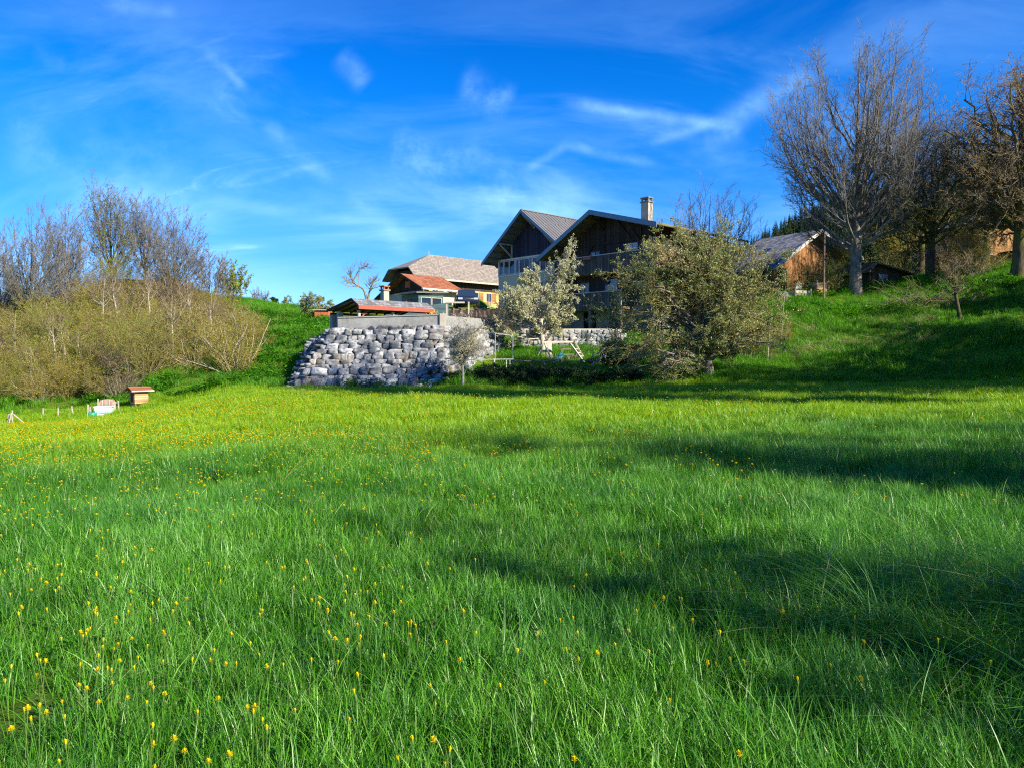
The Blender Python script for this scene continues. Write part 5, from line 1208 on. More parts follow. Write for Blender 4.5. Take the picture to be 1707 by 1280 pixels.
def boulder(seed, n=6):
    r = np.random.default_rng(seed); V = []; F_ = []; idx = {}
    bm = bmesh.new(); bmesh.ops.create_cube(bm, size=2.0); bmesh.ops.subdivide_edges(bm, edges=bm.edges[:], cuts=3, use_grid_fill=True)
    pts_ = np.array([v.co[:] for v in bm.verts])
    sp_ = pts_ / np.linalg.norm(pts_, axis=1, keepdims=True); q_ = pts_ * 1.0
    for k in range(6):
        d = norm(np.sign(r.normal(0, 1, 3)) * r.uniform(.25, 1, 3)); h = r.uniform(1.08, 1.42); over = np.maximum(q_ @ d - h, 0); q_ -= over[:, None] * d * .95
    q_[:, 0] += q_[:, 2] * r.uniform(-.16, .16); q_[:, 2] += q_[:, 0] * r.uniform(-.10, .10) * 1.0; q_[:, 1] += q_[:, 2] * r.uniform(-.15, .1) + q_[:, 0] * r.uniform(-.15, .15)
    for k in range(6):
        d = norm(r.normal(0, 1, 3)); q_ += (np.sin(q_ @ d * r.uniform(1.5, 5) + r.uniform(0, 6)) * .04)[:, None] * norm(r.normal(0, 1, 3))
    q_ += r.normal(0, .03, q_.shape)
    F2 = [tuple(v.index for v in f.verts) for f in bm.faces]; bm.free()
    return q_, np.array(F2)
BK = [boulder(200 + i) for i in range(14)]
BKM = []
for i, (v, f) in enumerate(BK):
    o = np_obj('boulder', v, [f], 'boulder_stone', link=False); BKM.append(o)
def face_stones(A, B, C, Dd, rows, wmean, seed, nrm):
    """A bottom-left, B bottom-right, C top-right, D top-left -> list of (centre, half sizes, x dir)"""
    r = np.random.default_rng(seed); out = []; cuts = np.cumsum(r.uniform(.75, 1.3, rows)); cuts = np.concatenate([[0], cuts / cuts[-1]])
    for k in range(rows):
        t0, t1 = cuts[k], cuts[k + 1]; tm = (t0 + t1) / 2
        P0 = A.lerp(Dd, tm); P1 = B.lerp(C, tm); L_ = (P1 - P0).length; h = ((Dd - A).length * (t1 - t0)) / 2
        x = 0
        while x < L_:
            w_ = wmean * r.uniform(.6, 1.5); w_ = min(w_, L_ - x + .15)
            if w_ > .12:
                c_ = P0.lerp(P1, min(1, (x + w_ / 2) / L_)); out.append((c_ + nrm * float(r.uniform(-.14, .08)) + Vector((0, 0, float(r.normal(0, .03)))), (w_ / 2 * .955, .36, h * r.uniform(.82, .94)), (P1 - P0).normalized(), r))
            x += w_
    return out
stones = face_stones(WB0, WB1, WT1, WT0, 13, .60, 1, Vector((0, -1, 0)))
nfront = len(stones)
stones += face_stones(WB1, FB, FTp, WT1, 11, .7, 2, Vector((.9, -.3, 0))) + face_stones(LB, WB0, WT0, LT, 11, .8, 3, Vector((-1, -.2, 0)))
order = sorted(range(nfront), key=lambda i: -stones[i][1][0] * stones[i][1][2])[:100]; big = set(order)
rv_, rq_, ra_, nn = [], [], [], 0
for i, (c_, hs, xd, r) in enumerate(stones):
    ang = math.atan2(xd.y, xd.x); rot = Matrix.Rotation(ang, 4, 'Z') @ Matrix.Rotation(float(r.normal(0, .035)), 4, 'Y') @ Matrix.Rotation(float(r.normal(-.08, .10)), 4, 'X') @ Matrix.Rotation(float(r.integers(0, 2)) * math.pi, 4, 'Z')
    mw = Matrix.Translation(c_ - bo) @ rot @ Matrix.Diagonal((hs[0], hs[1], hs[2], 1)); kk = int(r.integers(0, 14))
    if i in big:
        o = BKM[kk].copy(); o.name = 'boulder'; col.objects.link(o); o.parent = bw; o.matrix_local = mw
    else:
        A_ = np.array(mw); v = BK[kk][0] @ A_[:3, :3].T + A_[:3, 3]; rv_.append(v); rq_.append(BK[kk][1] + nn); nn += len(v); ra_.append(np.full(len(v), r.uniform()))
o = np_obj('small_boulders', np.concatenate(rv_), [np.concatenate(rq_)], 'boulder_stone', bw, attr=np.concatenate(ra_)); o['kind'] = 'stuff'
# parapet
pp = empty('concrete_parapet', WT0, 0, 'long low concrete parapet along the top of the boulder wall', 'parapet')
zt0, zt1, zt2 = zp(531, 46), zp(526.5, 46.2), zp(534, 52)
A_ = WT0 + Vector((.15, .35, -.25)); B_ = WT1 + Vector((.0, .35, -.25)); E_ = FTp + Vector((0.1, .3, -.3))
def wall_seg(A, za, B, zb_, z0, t):
    return MB().slab([(A.x - WT0.x, A.y - WT0.y, z0 - WT0.z), (B.x - WT0.x, B.y - WT0.y, z0 - WT0.z), (B.x - WT0.x, B.y - WT0.y, zb_ - WT0.z), (A.x - WT0.x, A.y - WT0.y, za - WT0.z)], t)
wall_seg(A_, zt0, B_, zt1, 2.6, (0, .28, 0)).build('wall', 'concrete', pp)
wall_seg(B_ + Vector((.003, .003, 0)), zt1 - .003, E_, zt2, 2.5, (-.25, .12, 0)).build('wall', 'concrete', pp)
m = MB(); m.slab([(-.0 + A_.x - WT0.x, A_.y - WT0.y - .05, zt0 + .003 - WT0.z), (B_.x - WT0.x + .05, B_.y - WT0.y - .05, zt1 + .003 - WT0.z), (B_.x - WT0.x + .05, B_.y - WT0.y + .33, zt1 + .003 - WT0.z), (A_.x - WT0.x, A_.y - WT0.y + .33, zt0 + .003 - WT0.z)], (0, 0, .07)); m.build('coping', 'concrete', pp)
MB().box(B_.x - WT0.x - .12, B_.x - WT0.x + .22, B_.y - WT0.y - .12, B_.y - WT0.y + .3, 2.5 - WT0.z, zt1 + .1 - WT0.z).build('corner_pier', 'chimney_render', pp)
# low rubble wall before the dark chalet
a, b = on(868, 53.6), on(1035, 53.6); sw = empty('stone_wall', a, 0, 'low dry rubble wall behind the wooden swing frame', 'wall')
zb_ = min(a.z, b.z) - .2; Lw = b.x - a.x; r = np.random.default_rng(9); V_, Q_, nn = [], [], 0
for k in range(5):
    x = 0
    while x < Lw:
        w_ = r.uniform(.22, .55); kk = int(r.integers(0, 14)); v = BK[kk][0] * [w_ / 2 * 1.03, .22, .145] + [x + w_ / 2, r.normal(0, .03), zb_ - a.z + .15 + k * .25]; V_.append(v); Q_.append(BK[kk][1] + nn); nn += len(v); x += w_
np_obj('stones', np.concatenate(V_), [np.concatenate(Q_)], 'boulder_stone', sw); MB().box(.1, Lw - .1, .05, .5, zb_ - a.z - .2, zb_ - a.z + 1.2).build('fill', 'timber_plain', sw)
MB().box(0, Lw, -.02, .5, zb_ - a.z + 1.29, zb_ - a.z + 1.38).build('cap_beam', 'timber_pale', sw)

# ------------------------------------------------------------------ playground
def P3(px, py, Y): return at(px, py, Y)
def rel(root, *pts): return [Vector(p) - root.location for p in pts]
b = on(925, 49)
sw_ = empty('swing_frame', b, 0, 'weathered wooden swing frame with climbing ladder and small slide on the shaded slope', 'swing frame')
def bars(name, mat, segs, w_=.08, par=sw_):
    m = MB()
    for p, q_ in segs: m.bar(Vector(p) - par.location, Vector(q_) - par.location, w_)
    return m.build(name, mat, par)
bars('crossbeam', 'timber_pale', [(P3(903, 571, 49), P3(955, 570, 49.5))], .11)
for p, q_ in ((P3(904, 572, 49), P3(892, 606, 49.6)), (P3(908, 572, 49), P3(926, 616, 47.6)), (P3(950, 572, 49.5), P3(983, 617, 48.2)), (P3(958, 571, 50), P3(982, 612, 49.6))): bars('leg', 'timber_pale', [(p, q_)], .09)
bars('rungs', 'timber_pale', [(P3(956 + 4 * k, 582 + 6 * k, 49.4 - .15 * k), P3(964 + 4.2 * k, 582 + 6 * k, 49.5 - .1 * k)) for k in range(6)], .06)
bars('platform', 'timber_plain', [(P3(937, 582, 49), P3(952, 582, 49.2)), (P3(937, 591, 49), P3(967, 591, 49.2)), (P3(937, 582, 49), P3(935, 616, 48.2)), (P3(938, 595, 49.6), P3(966, 594, 49.8)), (P3(949, 595, 49), P3(947, 603, 48.5))], .07)
m = MB(); pts_ = [P3(937, 590, 49) - b, P3(922, 605, 48.2) - b]; d = (pts_[1] - pts_[0]); m.bar(pts_[0], pts_[1], .5, .04)
m.bar(pts_[0] + Vector((0, -.25, .08)), pts_[1] + Vector((0, -.25, .08)), .03, .12); m.bar(pts_[0] + Vector((0, .25, .08)), pts_[1] + Vector((0, .25, .08)), .03, .12); m.build('slide', 'slide_teal', sw_)
b2 = on(912, 50.2); o = MB().tube([(0, 0, -.3), (-.03, 0, .7), (.05, 0, 1.3), (.02, 0, 1.75)], [.42, .33, .30, .22], 10).build('tree_stump', 'bark_pale', None, 0, True, b2); tag(o, 'thick pale cut tree stump behind the left swing legs', 'stump')
# pipe railing, tall pipe frame
pf = empty('climbing_frame', on(805, 45.6), 0, 'tall thin galvanised pipe frame standing on the slope under the cream tree', 'frame')
m = MB()
def T_(p): return Vector(p) - pf.location
for p, q_ in ((P3(805, 559, 46), P3(805, 596, 46)), (P3(825.5, 556, 45.5), P3(825.5, 612, 45.5)), (P3(855, 560, 46), P3(855, 606, 46))): m.tube([T_(p), T_(q_) + Vector((0, 0, -.2))], .022, 6)
m.tube([T_(P3(805, 559, 46)), T_(P3(810, 556, 46)), T_(P3(825, 555, 45.5))], .022, 6); m.tube([T_(P3(825.5, 556, 45.5)), T_(P3(855, 560, 46))], .018, 6); m.tube([T_(P3(790, 596, 46)), T_(P3(816, 589, 46)), T_(P3(812, 582, 46))], .02, 6)
m.build('pipes', 'metal_galv', pf)
pr_ = empty('pipe_railing', on(800, 44.8), 0, 'low white pipe railing left of the playground', 'railing')
m = MB()
def T2(p): return Vector(p) - pr_.location
m.tube([T2(P3(776, 600, 44.8)), T2(P3(856, 599, 44.8))], .028, 6)
for px, y1 in ((780, 618), (787, 616), (803, 614), (824, 613), (844, 612), (850, 611)): m.tube([T2(P3(px, 600, 44.8)), T2(P3(px, y1, 44.8)) + Vector((0, 0, -.2))], .024, 6)
m.build('pipes', 'timber_white', pr_)
wf = empty('wooden_fence', on(925, 45.2), 0, 'rustic two-rail wooden fence along the lower edge of the playground', 'fence')
def T3(p): return Vector(p) - wf.location
m = MB(); rr_ = np.random.default_rng(4); xs = [852, 885, 908, 933, 968, 997]
for k, (u0, u1) in enumerate(zip(xs[:-1], xs[1:])):
    m.bar(T3(P3(u0, 602 + rr_.normal(0, 1), 45.2)), T3(P3(u1 + 2, 602 + rr_.normal(0, 1.2), 45.2)), .07); m.bar(T3(P3(u0, 613 + rr_.normal(0, 1), 45.25)), T3(P3(u1 + 2, 614 + rr_.normal(0, 1), 45.25)), .07)
m.build('rail', 'timber_plain', wf)
for px in xs: MB().tube([T3(P3(px, 599, 45.3)), T3(P3(px, 622, 45.3))], .05 if px != 885 else .09, 7).build('post', 'timber_plain', wf)
for i, (p, q_) in enumerate(((P3(988, 595, 46.5), P3(1012, 579, 46.5)), (P3(986, 609, 45.6), P3(1010, 591, 45.8)))):
    o = MB().bar((0, 0, 0), Vector(q_) - Vector(p), .09).build('plank', 'timber_pale', None, 0, False, p); tag(o, ('upper' if i == 0 else 'lower') + ' of two pale planks leaning at the right end of the wooden fence', 'plank')
o = MB().box(0, 1.9, 0, .9, -.4, 1.1).build('rendered_block', 'chimney_render', None, .03, False, on(1106, 45.5), R(6)); tag(o, 'pale pinkish masonry block half hidden under the huge apple tree', 'masonry block')

# ------------------------------------------------------------------ hutch, tub, basin and posts on the left
b = on(231, 45.5); b.z += .14
hu = empty('wooden_hutch', b, R(50), 'little orange board hutch with a pitched roof standing in the meadow at left', 'hutch')
w_, d_ = .80, .62; m = MB(); m.box(-w_ / 2, w_ / 2, -d_ / 2, d_ / 2, .02, .74); m.build('body', 'wood_slats_pale', hu)
MB().box(-w_ / 2 - .02, -w_ / 2 - .004, -.2, .18, .12, .66).build('door', 'wood_brown', hu)
m = MB(); m.slab([(-w_ / 2 - .25, -d_ / 2 - .2, .76), (w_ / 2 + .25, -d_ / 2 - .2, .76), (w_ / 2 + .25, 0, .98), (-w_ / 2 - .25, 0, .98)], (0, 0, .035)); m.slab([(-w_ / 2 - .25, 0, .98), (w_ / 2 + .25, 0, .98), (w_ / 2 + .25, d_ / 2 + .2, .76), (-w_ / 2 - .25, d_ / 2 + .2, .76)], (0, 0, .035)); rf = m.build('roof', 'tile_orange', hu)
m = MB(); m.box(-w_ / 2 - .26, w_ / 2 + .26, -d_ / 2 - .23, -d_ / 2 - .2, .74, .80); m.build('eave_trim', 'timber_white', rf)
MB().add([(-w_ / 2, -d_ / 2, .741), (-w_ / 2, d_ / 2, .741), (-w_ / 2, 0, .96), (w_ / 2, -d_ / 2, .741), (w_ / 2, d_ / 2, .741), (w_ / 2, 0, .96)], [(0, 2, 1), (3, 4, 5), (0, 3, 5, 2), (1, 2, 5, 4)]).build('gable', 'wood_brown', hu)
for sx_ in (-1, 1):
    for sy_ in (-1, 1): MB().box(sx_ * (w_ / 2 - .06) - .03, sx_ * (w_ / 2 - .06) + .03, sy_ * (d_ / 2 - .06) - .03, sy_ * (d_ / 2 - .06) + .03, -.15, .019).build('foot', 'timber_plain', hu)
b = on(172, 43.5)
tb = empty('white_tub', b, R(14), 'white plastic storage tub with a lid among the short stakes', 'tub')
m = MB(); V = [(-.40, -.24, 0), (.40, -.24, 0), (.40, .24, 0), (-.40, .24, 0), (-.46, -.29, .5), (.46, -.29, .5), (.46, .29, .5), (-.46, .29, .5)]
m.add(V, [(3, 2, 1, 0), (4, 5, 6, 7), (0, 1, 5, 4), (1, 2, 6, 5), (2, 3, 7, 6), (3, 0, 4, 7)]); m.build('body', 'plastic_white', tb, .03)
MB().box(-.49, .49, -.32, .32, .502, .56).build('lid', 'plastic_white', tb, .02); m = MB(); m.box(-.25, .3, -.285, -.27, .18, .36); m.build('label_panel', 'curtain', tb)
b = on(152, 43.0); gb = empty('green_basin', b, 0, 'round green basin with a white rim at the left of the white tub', 'basin')
MB().lathe((0, 0, 0), [(.18, .10), (.24, .12), (.26, .34), (.2, .33)], 18).build('body', 'plastic_green', gb, 0, True); MB().lathe((0, 0, 0), [(.2, -.02), (.25, .0), (.25, .098), (.2, .099)], 18).build('base', 'plastic_white', gb, 0, True)
b = on(178, 44.6); pb = empty('striped_crate', b, R(5), 'low arched crate of pink and cream slats behind the white tub', 'crate')
for k in range(9):
    a = -1 + 2 * k / 8; h_ = .62 + .16 * math.sqrt(max(0, 1 - a * a)); MB().box(a * .38 - .04, a * .38 + .035, -.2, .2, 0, h_).build('slat', 'panel_pink' if k % 2 else 'timber_pale', pb)
r = np.random.default_rng(8)
for px, Y, h_, lean_, lb in ((10, 42.6, .52, .1, 'leftmost'), (70, 45, .52, .02, 'second'), (95, 45, .52, .02, 'third'), (121, 45, .58, -.1, 'fourth'), (144, 42.8, .8, .05, 'fifth'), (149, 44.4, .5, 0, 'sixth'), (192, 44.6, .56, -.08, 'eighth'), (197, 44.6, .62, -.03, 'ninth'), (161, 45.2, .75, .05, 'seventh')):
    o = MB().bar((0, 0, -.2), (lean_, 0, h_), .055).build('stake', 'timber_pale', None, 0, False, on(px, Y)); tag(o, lb + ' from the left in the row of pale stakes around the tub', 'stake', 'pale wooden stakes in the left meadow')
o = empty('stake_tripod', on(17, 42.2), 0, 'small tripod of crossed sticks near the left edge of the meadow', 'tripod')
for p, q_ in (((-.35, 0, -.05), (.06, 0, .62)), ((.05, 0, .0), (.0, .1, .78)), ((.75, .1, .0), (.12, 0, .58)), ((.0, -.3, -.1), (.02, 0, .66))): MB().bar(p, q_, .045).build('stick', 'timber_pale', o)
m = MB(); m.tube([(0, 0, 0), (1.5, .3, -.03), (3.1, .5, .05), (5.0, .5, .0)], .008, 4)
o = m.build('fence_wire', 'metal_galv', None, 0, False, on(70, 45, .45)); tag(o, 'thin fence wire strung between the pale stakes at left', 'wire')
o = MB()
r = np.random.default_rng(6); l1 = march(r, r.normal(0, .35, (90, 3)) * [1.2, .5, .1], norm(r.normal(0, 1, (90, 3)) * [1, .6, .12]), r.uniform(.2, .5, 90), np.full(90, .012), 3, 0, .2); V, Q = join_tubes([(l1[0], l1[1], 3)])
o = np_obj('hay_heap', V, [Q], 'straw'); o.location = on(506, 36, .16); tag(o, 'small heap of dry brown hay lying in the sunlit meadow', 'hay')

# ------------------------------------------------------------------ off-frame trees whose shade falls over the meadow
for i, (x, y, H, W, lf, zl, lb) in enumerate([(11.9, -3.6, 11.0, 2.4, 1.0, .2, 'tall narrow shady tree behind the photographer'), (9.2, -1.8, 5.2, 1.9, .8, .15, 'small shady tree close behind the photographer on the right'),
        (12.9, 2.6, 7.0, 1.8, 1.2, .2, 'low narrow shady tree just right of the photographer'), (17.6, -.6, 15.6, 2.2, .8, .5, 'slim very tall shady tree outside the right of the photo'),
        (22.5, -.3, 14.5, 5.5, 1.6, .2, 'broad tall shady tree outside the right of the photo'), (27, 4.5, 13, 5.5, 1.6, .2, 'second broad shady tree outside the right of the photo'), (36, 10, 12, 6, 1.0, .2, 'shady tree farther off outside the right of the photo'),
        (31, 30, 13, 8, 3, .1, 'shady tree on the right bank outside the photo'), (40, 27, 15, 9, 3, .1, 'farther shady tree on the right bank outside the photo'), (26, 28, 10, 6, 3, .1, 'low shady tree at the foot of the right bank outside the photo'),
        (35, 35, 14, 8, 3, .1, 'shady tree halfway up the right bank outside the photo'), (26.5, 21, 21.5, 5.5, 4, .5, 'very tall shady tree at the foot of the right bank outside the photo'), (35.5, 20.5, 19.5, 6.5, 4, .5, 'tallest shady tree of the right bank outside the photo'), (20.5, 17.5, 24, 4.4, 4, .66, 'high-crowned shady tree right of the meadow outside the photo'), (37, 43, 9, 4, 2, .2, 'shady tree high on the right bank outside the photo'), (43, 42, 11, 4, 2, .2, 'farthest shady tree high on the right bank outside the photo')]):
    poplar_like('shade_tree', Vector((x, y, g1(x, y))), H, 300 + i, lb, W=W, nl=22 if i > 3 else 15, n2=9 if i > 3 else 7, n3=6 if i > 3 else 4, n4=4 if i > 3 else 2, bm='bark_dark', tm='twig_brown', trad=H * .014, fork=.25, tw=.016, leaf=lf, lm='bramble_leaf', lfs=.10, zlow=zl)

# ------------------------------------------------------------------ grass and flowers
GV = [blades('grass_kind_%d' % i, 145, .17, .13, .28, .0066, 'grass_blade', .26, .35, 4, 400 + i) for i in range(5)]
GT = [blades('grass_tall_%d' % i, 26, .10, .22, .38, .0070, 'grass_blade', .25, .5, 5, 420 + i, .6) for i in range(3)]
GF = [blades('grass_far_%d' % i, 120, .30, .12, .26, .012, 'grass_blade', .4, .4, 3, 440 + i) for i in range(4)]
GB = [blades('grass_bank_%d' % i, 60, .34, .22, .55, .022, 'bank_grass', .35, .5, 3, 460 + i) for i in range(4)]
GS = [blades('grass_straw_%d' % i, 40, .35, .25, .55, .018, 'straw', 1.6, 1.2, 4, 480 + i, .0) for i in range(3)]
def leafclump(name, n, rad, s, seed, mat):
    r = np.random.default_rng(seed); V = []; Q = []; A = []
    for i in range(n):
        a = r.uniform(0, 6.28); rr = rad * math.sqrt(r.uniform()); z = r.uniform(.1, 1) * s * 2.2; c_ = np.array([rr * math.cos(a), rr * math.sin(a), z]); la = r.uniform(0, 6.28); L_ = s * r.uniform(.5, 1.1)
        u = np.array([math.cos(la), math.sin(la), r.uniform(-.3, .8)]); v = np.array([-math.sin(la), math.cos(la), r.normal(0, .3)]) * .42
        V += [c_, c_ + u * L_ * .5 + v * L_ * .5, c_ + u * L_ - np.array([0, 0, L_ * .3]), c_ + u * L_ * .5 - v * L_ * .5]; Q.append([4 * i, 4 * i + 1, 4 * i + 2, 4 * i + 3]); A += [r.uniform()] * 4
    return np_obj(name, V, [np.array(Q)], mat, attr=A, link=False)
LC = [leafclump('weed_kind_%d' % i, 60, .3, .17, 500 + i, 'weed_leaf') for i in range(3)]
LN = [leafclump('clover_kind_%d' % i, 40, .14, .06, 510 + i, 'weed_leaf') for i in range(2)]
FOOT_X = np.array([-300, 100, 300, 440, 560, 735, 900, 1080, 1200, 1300, 1460, 1707, 2200]); FOOT_Y = np.array([47, 47, 46.5, 44.5, 42.2, 42.5, 42.3, 42.5, 40.5, 39, 37.4, 35.5, 33])
def cols_of(x, y): return x / np.maximum(y, .5) * F + CX
def patchy(x, y, s=1.0):
    return .5 + .25 * np.sin(x * 1.1 * s + 1.7 * np.sin(y * .8 * s)) + .25 * np.sin(y * 1.3 * s + 1.3 * np.sin(x * .9 * s + 2))
def ring(y0, y1, dens, margin=6.0):
    a0 = (2 * (.72 * y1 + margin)) * (y1 - y0); n = int(a0 * dens)
    y = rng.uniform(y0, y1, n); x = rng.uniform(-1, 1, n) * (.72 * y1 + margin)
    k = np.abs(x) < .72 * y + margin; return x[k], y[k]
X, Yy, S_, VI = [], [], [], []
def put(lst, x, y, s, vi): lst.append((x, y, s, vi))
G = []
for y0, y1, dn, sc, kind in ((.8, 3.5, 46, .95, 0), (3.5, 6, 42, 1.0, 0), (6, 10, 34, 1.05, 0), (10, 15, 22, 1.2, 0), (15, 22, 8.5, 1.15, 1), (22, 32, 7.0, 1.2, 1), (32, 48, 6.0, 1.2, 1)):
    x, y = ring(y0, y1, dn); k = y < np.interp(cols_of(x, y), FOOT_X, FOOT_Y) + .6; x, y = x[k], y[k]
    pt = patchy(x, y); s = sc * (.72 + .5 * pt) * rng.uniform(.8, 1.2, len(x))
    kk_ = rng.uniform(0, 1, len(x)) < .78 + .6 * pt; x, y, s = x[kk_], y[kk_], s[kk_]
    vi = rng.integers(0, 5, len(x)) if kind == 0 else 5 + rng.integers(0, 4, len(x)); put(G, x, y, s, vi)
for y0, y1, dn in ((.8, 4, 9), (4, 8, 7), (8, 14, 4)):
    x, y = ring(y0, y1, dn); pt = patchy(x + 7, y * 1.1, 1.4); k = rng.uniform(0, 1, len(x)) < .25 + .75 * (pt > .55); x, y = x[k], y[k]; put(G, x, y, rng.uniform(.75, 1.15, len(x)), 9 + rng.integers(0, 3, len(x)))
x = np.concatenate([g[0] for g in G]); y = np.concatenate([g[1] for g in G]); s = np.concatenate([g[2] for g in G]); vi = np.concatenate([g[3] for g in G])
variants = GV + GF + GT
for i, v in enumerate(variants): v.name = 'blade_clump_%02d' % i
scatter('meadow_grass', np.stack([x, y, gz(x, y)], 1), s, variants, .12, 'tall fresh green meadow grass filling the whole foreground', 'grass', vi)
# clover and dandelion leaves low between the blades
x, y = ring(1.2, 9, 7); k = patchy(x - 3, y + 5, .8) > .45; x, y = x[k], y[k]
scatter('meadow_herbs', np.stack([x, y, gz(x, y)], 1), rng.uniform(.5, 1.1, len(x)), LN, .1, 'small broad-leaved herbs low among the near meadow grass', 'herbs')
# dark tussock of coarse grass, near right
x = rng.normal(2.75, .55, 160); y = rng.normal(4.6, .6, 160)
TT = [blades('tussock_kind_%d' % i, 60, .14, .35, .62, .0065, 'grass_blade', .7, 1.5, 6, 530 + i, .7) for i in range(3)]
scatter('tussock_grass', np.stack([x, y, gz(x, y)], 1), rng.uniform(.6, 1.0, len(x)), TT, .2, 'dark coarse arching tussock grass at the lower right', 'grass')
x = rng.normal(2.8, .6, 26); y = rng.normal(4.4, .6, 26)
PS = [blades('pale_kind_%d' % i, 7, .1, .35, .6, .007, 'straw', .8, 1.6, 7, 540 + i, .3) for i in range(2)]
x2, y2 = ring(1.2, 14, 1.3)
x = np.concatenate([x, x2]); y = np.concatenate([y, y2])
scatter('dead_blades', np.stack([x, y, gz(x, y)], 1), np.concatenate([rng.uniform(.7, 1.0, 26), rng.uniform(.3, .6, len(x2))]), PS, .25, 'scattered pale dead blades arching over the near grass', 'grass')
# bank on the right, playground slope, left hillside
BX, BY, BS = [], [], []
def region(px0, px1, Y0, Y1, dens, keep=None):
    ar = (xp(px1, Y1) - xp(px0, Y1)) * (Y1 - Y0); n = int(ar * dens); y = rng.uniform(Y0, Y1, n); px = rng.uniform(px0, px1, n); x = (px - CX) / F * y; return x, y, px
pl = []
for px0, px1, Y0, Y1, dn in ((1180, 2000, 35, 64, 9), (740, 1190, 41.5, 53, 8), (835, 1190, 53, 58, 5), (380, 560, 44, 96, 4.5), (-60, 400, 46, 60, 3), (960, 1290, 53, 66, 5)):
    x, y, px = region(px0, px1, Y0, Y1, dn); k = y > np.interp(px, FOOT_X, FOOT_Y) - .6
    if px0 == 380: k &= ~((px > 490) & (y < 47.2))
    if px0 == 740: k &= ~((px < 835) & (y > 46.5))
    pl.append((x[k], y[k]))
x = np.concatenate([p[0] for p in pl]); y = np.concatenate([p[1] for p in pl]); pt = patchy(x, y, .7)
scatter('bank_grass', np.stack([x, y, gz(x, y)], 1), (.55 + .7 * pt) * rng.uniform(.7, 1.3, len(x)), GB, .2, 'lush rough grass on the banks and slopes behind the meadow', 'grass')
x, y, px = region(1285, 1560, 43.5, 49, 4); k = patchy(x, y, .8) > .5; 
scatter('dry_grass', np.stack([x[k], y[k], gz(x[k], y[k]) + .12], 1), rng.uniform(.5, 1.1, k.sum()), GS, .35, 'pale flattened dry grass across the lower right bank', 'grass')
pl = []
for px0, px1, Y0, Y1, dn in ((395, 545, 46, 80, 5), (270, 440, 45, 48.5, 9), (1290, 1707, 50, 57, 2.2), (-60, 330, 47, 49.5, 4), (560, 740, 41.6, 42.4, 8)):
    x, y, px = region(px0, px1, Y0, Y1, dn); k = (patchy(x, y, .6) > .35) & ~((px > 490) & (px < 740) & (y < 47.5) & (y > 42.6)); pl.append((x[k], y[k]))
x = np.concatenate([p[0] for p in pl]); y = np.concatenate([p[1] for p in pl])
scatter('leafy_weeds', np.stack([x, y, gz(x, y)], 1), rng.uniform(.7, 1.6, len(x)), LC, .2, 'bright leafy weeds on the slope left of the boulder wall', 'weeds')

# dandelions
def flower_parts(seed, closed):
    r = np.random.default_rng(seed); V = []; Q = []; A = []; n = 0
    cnt = 26 if closed else 60
    for i in range(cnt):
        a = r.uniform(0, 6.28); el = r.uniform(.9, 1.5) if closed else r.uniform(.12, 1.35); L_ = .0175 * r.uniform(.8, 1.1) * (1 if closed else .95)
        d = np.array([math.cos(a) * math.cos(el), math.sin(a) * math.cos(el), math.sin(el)]); sd_ = np.array([-math.sin(a), math.cos(a), 0]) * .0026
        b_ = np.array([0, 0, 0.]) + d * .003; V += [b_ - sd_ * .6, b_ + sd_ * .6, b_ + d * L_ + sd_, b_ + d * L_ - sd_]; Q.append([n, n + 1, n + 2, n + 3]); n += 4; A += [r.uniform()] * 4
    return np.array(V), np.array(Q), np.array(A)
def stem_mb(h, bend=.03):
    m = MB(); m.tube([(0, 0, 0), (bend * .4, 0, h * .5), (bend, 0, h - .004)], [.0028, .0024, .0022], 5)
    m.tube([(bend, 0, h - .014), (bend, 0, h - .006), (bend, 0, h + .004)], [.003, .0068, .0058], 7); return m
protos = []
for i, (cl_, h) in enumerate(((True, .31), (False, .33), (True, .36), (False, .30), (True, .34))):
    root = bpy.data.objects.new('dandelion', None); root.empty_display_size = .05
    st = stem_mb(h, .02 + .01 * i).build('stem', 'flower_stem', root)
    V, Q, A = flower_parts(600 + i, cl_); np_obj('flower_head', V + [.02 + .01 * i, 0, h], [Q], 'petal', root, attr=A)
    protos.append((root, cl_))
# where the photo shows them: thick drifts on the left, thin on the right
def drift(px, py):
    d = 0.7 + 1.0 * math.exp(-((px - 200) / 330) ** 2) + 1.0 * math.exp(-((px - 620) / 260) ** 2 - ((py - 850) / 60) ** 2) + .8 * math.exp(-((px - 1180) / 130) ** 2 - ((py - 950) / 60) ** 2)
    if px > 1250: d *= .35
    if py > 1150: d *= .35
    for (cx_, cy_, sx_, sy_, k_) in ((575, 1035, 45, 40, 5), (475, 955, 40, 25, 4), (150, 1020, 45, 40, 3), (280, 1040, 40, 30, 2), (70, 940, 70, 25, 3), (650, 1010, 20, 12, 2), (380, 915, 40, 20, 3), (620, 1190, 30, 15, 2), (430, 1170, 40, 25, 2), (60, 1185, 50, 20, 2)):
        d += k_ * math.exp(-((px - cx_) / sx_) ** 2 - ((py - cy_) / sy_) ** 2)
    return d
rr_ = random.Random(12); near = []
while len(near) < 300:
    px = rr_.uniform(-20, 1727); py = rr_.uniform(862, 1285)
    if rr_.random() * 5.5 < drift(px, py) * (.6 + .4 * (1285 - py) / 420):
        Y = .9 + 0; hh = .34
        Y = (EYE - hh) * F / (py - HZ); near.append((px, Y))
used_ = set()
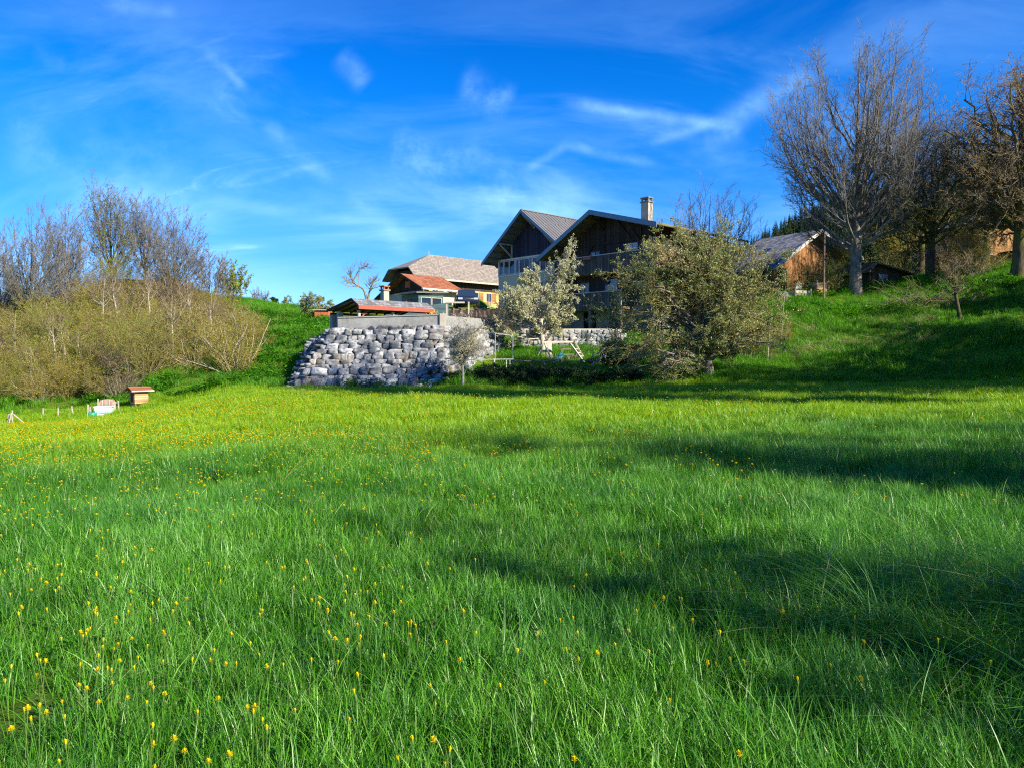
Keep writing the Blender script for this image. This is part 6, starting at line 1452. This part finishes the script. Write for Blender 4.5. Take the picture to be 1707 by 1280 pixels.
for px, Y in near:
    k = rr_.randrange(5); root, cl_ = protos[k]; x = xp(px, Y); loc = (x, Y, g1(x, Y) - .01); sc = rr_.uniform(.9, 1.18)
    if k not in used_: used_.add(k); o = root; col.objects.link(o)
    else:
        o = root.copy(); col.objects.link(o)
        for ch_ in root.children:
            c_ = ch_.copy(); col.objects.link(c_); c_.parent = o
    o.location = loc; o.rotation_euler = (rr_.gauss(0, .1), rr_.gauss(0, .1), rr_.uniform(0, 6.28)); o.scale = (sc * .54, sc * .54, sc * rr_.uniform(.75, 1.0))
    tag(o, ('half-closed' if cl_ else 'open') + ' yellow dandelion on a pale stalk in the near meadow grass', 'dandelion', ('half-closed' if cl_ else 'open') + ' dandelions in the near meadow')
FX = []
for i in range(3):
    V, Q, A = flower_parts(640 + i, i == 0); m = stem_mb(.33); n0 = len(V); 
    o = np_obj('flower_kind_%d' % i, V * 1.25 + [.03, 0, .33], [Q], 'petal', attr=A, link=False); FX.append(o)
pts, sc = [], []
tries = 0
while len(pts) < 5200 and tries < 400000:
    tries += 1
    Y = rr_.uniform(6.5, 34) ; px = rr_.uniform(-60, 1760); py = HZ + (EYE - .3) * F / Y
    if py > 862: continue
    d = (.5 if Y < 13 else .18) + .9 * math.exp(-((px - 150) / 400) ** 2) * (1 if py < 830 else .7) + .7 * math.exp(-((px - 600) / 300) ** 2 - ((py - 840) / 40) ** 2)
    d += 3.5 * math.exp(-((px - 380) / 260) ** 2 - ((py - 716) / 7) ** 2) + 3.2 * math.exp(-((px - 640) / 170) ** 2 - ((py - 739) / 7) ** 2) + 1.6 * math.exp(-((px - 60) / 160) ** 2 - ((py - 745) / 22) ** 2) + .7 * math.exp(-((px - 1000) / 250) ** 2 - ((py - 725) / 9) ** 2)
    if px > 1300: d *= .4
    if rr_.random() * 4.5 < d * (Y / 34) ** 1:
        x = xp(px, Y); pts.append((x, Y, g1(x, Y) - .01 + rr_.uniform(-.08, .03))); sc.append(rr_.uniform(.6, .95) * (.7 + Y / 55) * (1.25 if Y > 13 else 1))
sc = np.array(sc); z_ = np.array(pts)
z_[:, 2] -= .33 * (sc - 1) + .02
scatter('far_dandelions', z_, sc, FX, .08, 'countless small yellow dandelions dotted over the farther meadow', 'dandelions')
# drop the source objects that were only patterns
print('objects', len(bpy.data.objects))
